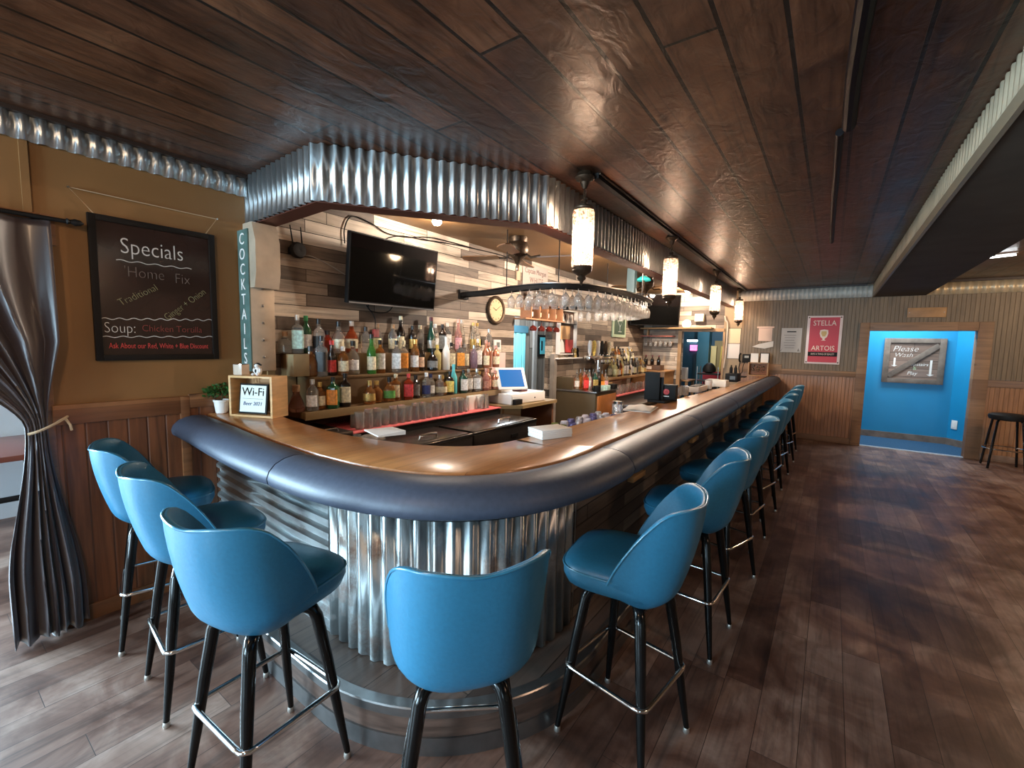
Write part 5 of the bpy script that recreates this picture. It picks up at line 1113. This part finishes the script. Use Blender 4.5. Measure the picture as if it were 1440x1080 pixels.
# left end of the counter: crate with framed sign, candle, cow figurine, pot plant
CR = thing('display_crate', 'pale wooden box crate at the wall end of the counter holding the framed sign', 'crate', (-2.96, 1.345, T), D(24))
M_pine = plain('pale_pine', (.62, .38, .17), .45, noise=.15, nscale=8, stretch=(1, 1, 6))
for s in (-1, 1): obj('side_board', MB().box((s * .15, 0, .13), (.014, .14, .26)), M_pine, CR, bev=.001)
for z in (.007, .253): obj('shelf_board', MB().box((0, 0, z), (.286, .14, .014)), M_pine, CR, bev=.001)
obj('back_board', MB().box((0, .064, .13), (.286, .01, .24)), plain('pine_back', (.36, .17, .06), .5), CR)
wf = thing('framed_wifi_sign', 'black framed white sign reading Wi-Fi inside the pale crate', 'sign', M=Matrix.Translation((-2.96, 1.345, T)) @ Matrix.Rotation(D(24), 4, 'Z') @ frame((-.005, -.035, .114), (1, 0, 0), (0, -1, .12)))
obj('picture_frame', MB().box((0, 0, 0), (.205, .19, .012)), M_black, wf, bev=.002); obj('sheet', MB().box((0, 0, .0065), (.185, .168, .002)), plain('mint_white', (.68, .74, .68), .5), wf)
text('top_lettering', 'Wi-Fi', .072, M_black, wf, (0, .042, .009)); text('handwriting', 'Beer 2021', .033, plain('blue_ink', (.05, .07, .2), .5), wf, (.0, -.032, .009), shear=.2)
obj('rule_line', MB().box((0, -.0, .0085), (.15, .0015, .001)), M_black, wf)
cnd = thing('candle_jar', 'square glass candle holder on the pale crate', 'candle', (-3.06, 1.29, T + .262), D(24)); obj('holder', MB().lathe([(.034, 0), (.036, .004), (.036, .065), (.031, .065), (.03, .006), (0, .006)], 20, sq=5), plain('frosted_holder', (.75, .62, .5), .3, trans=.3), cnd); obj('wax', MB().lathe([(.026, .007), (.026, .045), (0, .045)], 16), plain('pink_wax', (.7, .4, .3), .5), cnd); obj('rim', MB().lathe([(.033, .065), (.037, .066), (.037, .069), (.033, .069)], 20, sq=5), M_chrome, cnd)
cow = thing('cow_figurine', 'small white and black cow figurine sitting on the pale crate', 'figurine', (-2.915, 1.325, T + .262), D(24))
obj('body', MB().sphere((0, 0, .027), .024, (1, .9, 1.2)).sphere((0, -.006, .062), .015, (1, 1.15, .95)).sphere((-.017, -.02, .01), .009, (1, 1.6, 1)).sphere((.017, -.02, .01), .009, (1, 1.6, 1)).sphere((-.022, -.008, .035), .007, (1, 1, 1.8)).sphere((.022, -.008, .035), .007, (1, 1, 1.8)), M_white, cow, ang=60)
obj('black_cap_patch', MB().sphere((0, 0, .073), .014, (1.1, 1, .6)), M_black, cow); obj('ear', MB().sphere((.019, 0, .068), .006, (1.8, .6, .8)).sphere((-.019, 0, .068), .006, (1.8, .6, .8)), M_black, cow); obj('black_patch', MB().sphere((0, -.020, .03), .008, (.8, .5, 1.5)), M_black, cow)
hg = thing('crate_ornament', 'small linked cube ornament hanging over the front of the pale crate', 'ornament', M=Matrix.Translation((-2.96, 1.345, T)) @ Matrix.Rotation(D(24), 4, 'Z') @ Matrix.Translation((.06, -.082, .235)))
for s in (-1, 1): obj('cube_loop', MB().tube([(s * .011 - .009, 0, -.012), (s * .011 + .009, 0, -.012), (s * .011 + .009, 0, .014), (s * .011 - .009, 0, .014)], .0035, 6, closed=True), M_shw, hg)
pt = thing('potted_plant', 'small leafy plant in a ridged white pot at the counter end', 'potted plant', (-3.235, 1.235, T)); obj('pot', MB().lathe([(.030, 0), (.034, .004), (.043, .075), (.047, .078), (.047, .09), (.042, .09), (.040, .08), (0, .08)], 24), M_white, pt)
gm = MB(); rg = random.Random(9)
for i in range(260):
    a = rg.uniform(0, 2 * PI); rr = .085 * math.sqrt(rg.random()); z = .09 + (.10 - rr * .55) * rg.random() + .02
    p = Vector((rr * math.cos(a), rr * math.sin(a), z)); d = (Vector((math.cos(a), math.sin(a), rg.uniform(-.3, 1.2)))).normalized() * rg.uniform(.02, .035); s = d.cross(Vector((rg.uniform(-1, 1), rg.uniform(-1, 1), .5))).normalized() * .009
    gm.faces([p, p + d * .5 + s, p + d, p + d * .5 - s], [(0, 1, 2, 3)])
obj('foliage', gm, M_leaf, pt); obj('soil', MB().lathe([(.039, .081), (0, .084)], 16), plain('soil', (.04, .025, .015), .9), pt)
obj('stem', MB().tube([(0, 0, .08), (.01, .01, .13), (0, 0, .17)], .003, 5), M_leafd, pt)

# ================================================================== left wall
cbd = thing('chalkboard', 'black framed chalkboard headed Specials hanging on the tan wall', 'chalkboard', M=on_left(.946, 1.853))
W_, H_ = .602, .795
obj('board', MB().box((0, 0, .008), (W_ - .03, H_ - .03, .012)), plain('chalk_surface', (.030, .015, .012), .09, coat=.6, noise=.25, nscale=4), cbd)
M_bf = plain('board_frame_wood', (.008, .006, .005), .5, spec=.25)
for s in (-1, 1): obj('frame_side', MB().box((s * (W_ / 2 - .016), 0, .014), (.032, H_, .026)), M_bf, cbd, bev=.002); obj('frame_rail', MB().box((0, s * (H_ / 2 - .016), .014), (W_ - .064, .032, .026)), M_bf, cbd, bev=.002)
CH = plain('white_chalk', (.62, .60, .57), .9); CG = plain('yellow_chalk', (.26, .25, .13), .9); CRd = plain('red_chalk', (.55, .06, .05), .9); CF = plain('faint_chalk', (.17, .14, .12), .9)
zz = .0155
text('heading_lettering', 'Specials', .125, CH, cbd, (-.02, .245, zz), sx=.78, ext=.0004, thin=.0016)
def wavy(x0, x1, y, a, mat, n, slope=0.): 
    pts = [(x0 + (x1 - x0) * i / 60, y + slope * (i / 60) + a * math.sin(i / 60 * n * PI), zz) for i in range(61)]; return obj('chalk_line', MB().tube(pts, .0022, 5), mat, cbd, ang=60)
wavy(-.19, .17, .165, .004, CH, 9); wavy(-.27, .27, -.165, .005, CH, 17, .02); wavy(-.27, .27, -.265, .004, CH, 15, .012)
text('faint_lettering', "'Home", .088, CF, cbd, (-.065, .105, zz), sx=.8, ext=.0004, thin=.0022); text('faint_lettering', 'Fix', .088, CF, cbd, (.12, .095, zz), sx=.8, ext=.0004, thin=.0022); text('yellow_lettering', 'Traditional', .056, CG, cbd, (-.10, -.02, zz), rot=.55, sx=.85, ext=.0004, thin=.0012); text('yellow_lettering', 'Ginger + Onion', .058, CG, cbd, (.13, -.055, zz), rot=.72, sx=.75, ext=.0004, thin=.0012)
text('soup_lettering', 'Soup:', .085, CH, cbd, (-.19, -.215, zz), sx=.75, ext=.0004, thin=.0018); text('smudged_lettering', 'Chicken Tortilla', .055, plain('dim_red_chalk', (.25, .05, .04), .9), cbd, (.06, -.212, zz), sx=.85, ext=.0004, thin=.001); text('red_lettering', 'Ask About our Red, White + Blue Discount', .044, CRd, cbd, (0, -.315, zz), sx=.62, ext=.0006)
M_string = plain('pale_string', (.5, .36, .22), .8)
st_ = obj('hanging_string', MB().tube([(-.27, .395, .012), (-.365, .51, .01), (.325, .505, .01), (.255, .395, .012)], .003, 5), M_string, cbd)
for p in ((-.365, .51), (.325, .505)): obj('nail', MB().cyl((p[0], p[1], 0), (p[0], p[1], .02), .004, seg=8), M_steel, cbd)
# projecting marquee sign
ck = thing('cocktails_sign', 'tall narrow metal marquee sign with vertical letters COCKTAILS and bulb sockets', 'sign', (-3.2, 1.45, 1.45))
M_ts = plain('teal_sign_face', (.075, .13, .115), .5, noise=.3, nscale=10); M_sm = plain('cream_sign_metal', (.48, .38, .28), .4, .3, noise=.2, nscale=6)
wc('sign_body', MB().b2((-3.29, 1.40, 1.375), (-3.15, 1.555, 2.20)), M_sm, ck, bev=.003); wc('letter_face', MB().b2((-3.293, 1.392, 1.375), (-3.150, 1.40, 2.31)), M_ts, ck)
wc('arrow_head', MB().prism([(-.02, 0), (.16, 0), (.185, .10), (.185, .30), (.14, .42), (.02, .42), (.0, .20)], -.085, .073, M=frame((-3.25, 1.475, 1.93), (1, 0, 0), (0, -1, 0))), M_sm, ck, bev=.004)
for i, ch in enumerate('COCKTAILS'):
    x_ = text('sign_letter', ch, .105, M_white, ck, (0, 0, 0), ext=.002, sx=.95); x_.matrix_parent_inverse = Matrix.Identity(4); x_.matrix_local = par_mat(ck).inverted() @ frame((-3.222, 1.389, 2.245 - i * .0985), (1, 0, 0), (0, -1, 0))
for i in range(5): wc('bulb_socket', MB().lathe([(.0, .0), (.009, .001), (.010, .004), (.005, .005), (.004, .009), (0, .010)], 12, M=frame((-3.15, 1.475, 1.47 + .115 * i), (0, 1, 0), (1, 0, 0))), M_steel, ck)
# curtain gathered by a cord
cu_ = thing('tied_curtain', 'dark satin curtain tied back with cord at the side doorway', 'curtain', (-3.2, .4, 0))
rows = []; 
for j in range(61):
    v = j / 60; z = 2.165 - v * 2.145; zt = 1.13
    if z > zt: k_ = smooth((z - zt) / (2.17 - zt)); k_ = k_ ** .8; y0, y1 = .355 + (-.62 - .355) * k_, .435 + (.50 - .435) * min(1, k_ * 2.2); amp = .016 + .026 * k_; xo = -3.245
    else: k_ = (zt - z) / zt; k2 = math.sqrt(k_) if k_ > 0 else 0; y0, y1 = .355 - .095 * smooth(k_ * 1.4), .435 + .105 * smooth(k_ * 1.2); amp = .016 + .018 * smooth(k_ * 2); xo = -3.245 + .01 * k_
    if abs(z - zt) < .06: amp *= .7
    row = []
    for i in range(121):
        u_ = i / 120; ph_ = (u_ + .06 * math.sin(u_ * 9 + 1)) * 2 * PI * 6.2
        row.append(Vector((xo + amp * math.sin(ph_ + .5 * math.sin(v * 5 + u_ * 7)) + .008 * math.sin(ph_ * 2.3 + v * 9), y0 + (y1 - y0) * (u_ + .012 * math.sin(ph_ * 2)), z + .012 * math.sin(u_ * 20) * (v > .98))))
    rows.append(row)
M_sat = plain('dark_satin', (.040, .026, .028), .42, .0, coat=.1, spec=.7)
M_sat.node_tree.nodes['Principled BSDF'].inputs['Sheen Weight'].default_value = .4
cc = wc('cloth', MB().grid(rows), M_sat, cu_, ang=80); md = cc.modifiers.new('thickness', 'SOLIDIFY'); md.thickness = .003
wc('tie_cord', MB().tube([tuple(v) for v in catmull([(-3.20, .36, 1.10), (-3.185, .40, 1.115), (-3.20, .455, 1.14), (-3.28, .52, 1.165)], 6)], .007, 6), M_string, cu_)
wc('tie_cord_tail', MB().tube([(-3.265, .505, 1.155), (-3.25, .52, 1.12), (-3.255, .525, 1.09)], .006, 6), M_string, cu_)
cr_ = thing('curtain_rod', 'black curtain rod with turned finial over the side doorway', 'curtain rod', (-3.22, .5, 2.19)); wc('rod', MB().cyl((-3.235, -3.4, 2.185), (-3.235, .56, 2.175), .011), M_black, cr_); wc('finial', MB().lathe([(.008, 0), (.016, .01), (.010, .02), (.018, .04), (.014, .06), (0, .075)], 14, M=frame((-3.235, .55, 2.176), (1, 0, 0), (0, 1, 0))), M_black, cr_); wc('bracket', MB().b2((-3.30, .47, 2.05), (-3.27, .52, 2.20)), M_trimwood_y, cr_)
# side room table
tbx = thing('side_room_table', 'dark legged table by the bright window in the side room', 'table', (-4.95, .05, 0)); obj('top', MB().box((0, 0, .74), (.9, 1.5, .04)), plain('red_brown_top', (.13, .04, .03), .3), tbx, bev=.006)
for sx in (-1, 1):
    for sy in (-1, 1): obj('leg', MB().tube([(sx * .38, sy * .62, 0), (sx * .25, sy * .5, .72)], .025, 8), M_black, tbx)
obj('stretcher', MB().tube([(0, -.56, .35), (0, .56, .35)], .022, 8), M_black, tbx)

# ================================================================== far wall
ps_ = thing('beer_poster', 'red beer poster in white frame reading STELLA ARTOIS on the far wall', 'poster', M=on_far(-.135, 1.76))
obj('poster_frame', MB().box((0, 0, .008), (.50, .83, .012)), plain('pinkish_white', (.72, .60, .58), .3), ps_, bev=.004); obj('print', MB().box((0, 0, .015), (.42, .77, .003)), plain('poster_red', (.50, .03, .05), .5), ps_)
text('top_lettering', 'STELLA', .125, plain('poster_ink', (.75, .62, .52), .5), ps_, (.0, .285, .018), sx=.82); text('bottom_lettering', 'ARTOIS', .115, MATS['poster_ink'], ps_, (.0, -.145, .018), sx=.85)
obj('strap_band', MB().box((0, -.245, .0175), (.42, .075, .002)), M_black, ps_); text('strap_lettering', "SHE'S A THING OF BEAUTY", .046, MATS['poster_ink'], ps_, (0, -.245, .0195), sx=.6)
gq = [(0, .10), (.055, .09), (.062, .03), (.045, -.03), (.018, -.055), (.012, -.075), (.035, -.09)]
obj('glass_print', MB().prism([(x, y + .08) for x, y in gq] + [(-x, y + .08) for x, y in gq[::-1][:-1]], .0166, .018), MATS['poster_ink'], ps_); obj('beer_print', MB().prism([(-.035, .15), (.035, .15), (.04, .11), (.02, .06), (-.02, .06), (-.04, .11)], .018, .019), plain('beer_gold', (.55, .36, .12), .5), ps_)
for sx in (-1, 1):
    for sy in (-1, 1): obj('corner_screw', MB().cyl((sx * .225, sy * .385, .01), (sx * .225, sy * .385, .018), .012, seg=10), M_bronze, ps_)
mn = thing('printed_menu', 'grey printed sheet with lines on the far wall beside the red poster', 'notice', M=on_far(-.61, 1.75)); obj('sheet', MB().box((0, 0, .003), (.31, .43, .004)), plain('grey_sheet', (.50, .46, .42), .6), mn)
obj('heading_print', MB().box((0, .15, .006), (.14, .02, .001)), M_black, mn)
for i in range(6): obj('text_line', MB().box((-.02, .09 - .045 * i, .006), (.18 - .02 * (i % 3), .008, .001)), plain('grey_print', (.2, .18, .17), .6), mn)
for s in (-1, 1): obj('corner_drawing', MB().prism([(s * .13 - .03, -.2), (s * .13 + .015 * s, -.2), (s * .12, -.14)], .0055, .0065), MATS['grey_print'], mn)
ht = thing('wall_scroll', 'pinkish paper pinned over a pale hat-shaped wall hanging', 'wall hanging', M=on_far(-1.02, 1.79)); obj('paper', MB().box((.0, .06, .01), (.22, .24, .004)), plain('peach_paper', (.62, .44, .35), .7), ht); obj('hanger_bar', MB().box((.0, .19, .012), (.28, .03, .02)), MATS['peach_paper'], ht, bev=.004)
obj('hat_brim', MB().prism([(-.2, -.17), (-.1, -.12), (.1, -.07), (.14, -.06), (.14, -.16), (0, -.2)], .004, .02), MATS['grey_sheet'], ht)
pk = thing('wooden_plaque', 'plain narrow wooden plaque above the blue doorway', 'plaque', M=on_far(1.145, 2.2)); obj('board', MB().box((0, 0, .012), (.45, .15, .024)), plain('plaque_wood', (.34, .18, .07), .5, noise=.2, nscale=8), pk, bev=.003); obj('screw', MB().cyl((-.2, 0, .02), (-.2, 0, .027), .006, seg=8).cyl((.2, 0, .02), (.2, 0, .027), .006, seg=8), M_steel, pk)
cs_ = thing('crate_lid_sign', 'weathered crate-lid sign with diagonal brace on the bright blue wall', 'sign', M=on_far(1.18, 1.425, 10.598))
M_cl = planks('crate_lid_wood', (0, 0, 0), .14, 2, [(0., (.12, .075, .055)), (1., (.22, .15, .12))], gap=.003, rough=.6, grain=.5); M_cf = plain('grey_crate_frame', (.13, .10, .08), .6, noise=.3, nscale=9)
obj('panel', MB().box((0, 0, .012), (.74, .70, .02)), M_cl, cs_)
for s in (-1, 1): obj('frame_board', MB().box((s * .37, 0, .035), (.085, .80, .03)), M_cf, cs_, bev=.003); obj('frame_board', MB().box((0, s * .36, .035), (.655, .08, .028)), M_cf, cs_, bev=.003)
obj('diagonal_brace', MB().box((0, 0, .034), (.86, .085, .024), rz=.72), M_cf, cs_, bev=.003)
text('top_lettering', 'Please', .14, CH, cs_, (-.12, .21, .024), shear=.3, thin=.0028); text('top_lettering', 'Wash', .11, CH, cs_, (-.14, .10, .024), shear=.3, thin=.0022)
def arrow(x, y, h, w): obj('painted_arrow', MB().prism([(x - w * .3, y + h / 2), (x + w * .3, y + h / 2), (x + w * .3, y - h / 2 + w * .6), (x + w, y - h / 2 + w * .6), (x, y - h / 2), (x - w, y - h / 2 + w * .6), (x - w * .3, y - h / 2 + w * .6)], .022, .025), CH, cs_)
arrow(-.25, -.03, .16, .045); arrow(.24, -.12, .28, .05); text('lower_lettering', 'Upstairs', .075, CH, cs_, (.08, -.06, .024), shear=.2); text('lower_lettering', '&', .08, plain('green_chalk_ink', (.3, .4, .25), .9), cs_, (.03, -.13, .024)); text('lower_lettering', 'Play', .085, CH, cs_, (.0, -.22, .024), shear=.2)
swp = thing('wall_socket', 'white wall socket plate low on the blue vestibule wall', 'socket', M=frame((1.785, 10.503, .36), (.585, -.81, 0), (-.81, -.585, 0))); obj('plate', MB().box((0, 0, .005), (.10, .15, .01)), M_white, swp, bev=.003); obj('outlet', MB().box((0, 0, .011), (.04, .08, .003)), M_paper, swp)
# black backless stools by the far wall
def black_stool(lab, loc, rz):
    t = thing('backless_stool', lab, 'stool', loc, rz, 'black backless stools by the far wall')
    obj('seat', MB().lathe([(.16, .68), (.185, .69), (.195, .72), (.19, .75), (.16, .765), (0, .77)], 28), M_black, t)
    for k in range(4):
        a = PI / 4 + PI / 2 * k; L = obj('leg', MB().tube([(.13 * math.cos(a), .13 * math.sin(a), .70), (.17 * math.cos(a), .17 * math.sin(a), .66), (.25 * math.cos(a), .25 * math.sin(a), .01)], .014, 8), M_blackmetal, t)
    obj('foot_ring', MB().tube([(.215 * math.cos(a), .215 * math.sin(a), .28) for a in [2 * PI * k / 28 for k in range(28)]], .009, 8, closed=True), M_chrome, t); return t
B0 = black_stool('black backless bar stool against the far wainscot right of the blue doorway', (2.03, 8.9, 0), 0); dup(B0, (2.75, 8.7, 0), .3, 'second black backless stool farther right along the far wainscot')

# ================================================================== light
def area(name, loc, rot, sx, sy, e, col):
    l = bpy.data.lights.new(name, 'AREA'); l.shape = 'RECTANGLE'; l.size = sx; l.size_y = sy; l.energy = e; l.color = col
    o = bpy.data.objects.new(name, l); o.location = loc; o.rotation_euler = rot; COL.objects.link(o); return o
def point(name, loc, e, col, r=.03):
    l = bpy.data.lights.new(name, 'POINT'); l.energy = e; l.color = col; l.shadow_soft_size = r
    o = bpy.data.objects.new(name, l); o.location = loc; COL.objects.link(o); return o
SKY = (.56, .82, 1.0)
for a, b in WN:
    area('window_daylight', ((a + b) / 2, -5.22, 1.5), (PI / 2, 0, 0), b - a, 1.9, {-3.0: 280, -1.1: 30}.get(a, 25), SKY)
area('side_window_daylight', (-5.82, -2.6, 1.45), (0, -PI / 2, 0), 1.9, 4.3, 900, SKY)
for i, (x, y) in enumerate(LP):
    point('pendant_bulb_light', (x, y, 2.27), 62, (1, .68, .46), .035)
point('bar_ceiling_light', (-2.84, 2.80, 2.585), 22, (1, .86, .72), .045)
point('bar_ceiling_light', (-2.33, 8.6, 2.585), 50, (1, .82, .64), .045)
point('bar_ceiling_light', (-1.88, 4.75, 2.44), 88, (1, .84, .68), .04)
point('unseen_warm_light', (-.9, -.9, 2.55), 32, (1, .66, .40), .12)  # warm point added behind the viewpoint to warm the left wall; no fixture
point('unseen_warm_light', (2.9, 1.5, 2.55), 30, (1, .62, .40), .12)  # warm point added for a warmer ambience; no lamp stands here
point('unseen_warm_light', (2.9, 7.0, 2.5), 55, (1, .66, .38), .12)  # warm point added beyond the beam for the far right wall; no fixture
point('passage_light', (-3.9, 5.6, 2.3), 90, (.8, .92, 1), .1)
point('service_room_light', (-2.2, 10.4, 2.35), 18, (.9, .9, 1), .1)
area('vestibule_light', (.9, 10.0, 2.48), (0, 0, 0), 1.2, .5, 28, (.85, .95, 1))
w = bpy.data.worlds.new('world'); SC.world = w; w.use_nodes = True
w.node_tree.nodes['Background'].inputs[0].default_value = (.55, .75, 1, 1); w.node_tree.nodes['Background'].inputs[1].default_value = 1.0
vs = SC.view_settings; vs.view_transform = 'Standard'; vs.look = 'None'; vs.gamma = 1; vs.exposure = 1.1; vs.use_curve_mapping = False
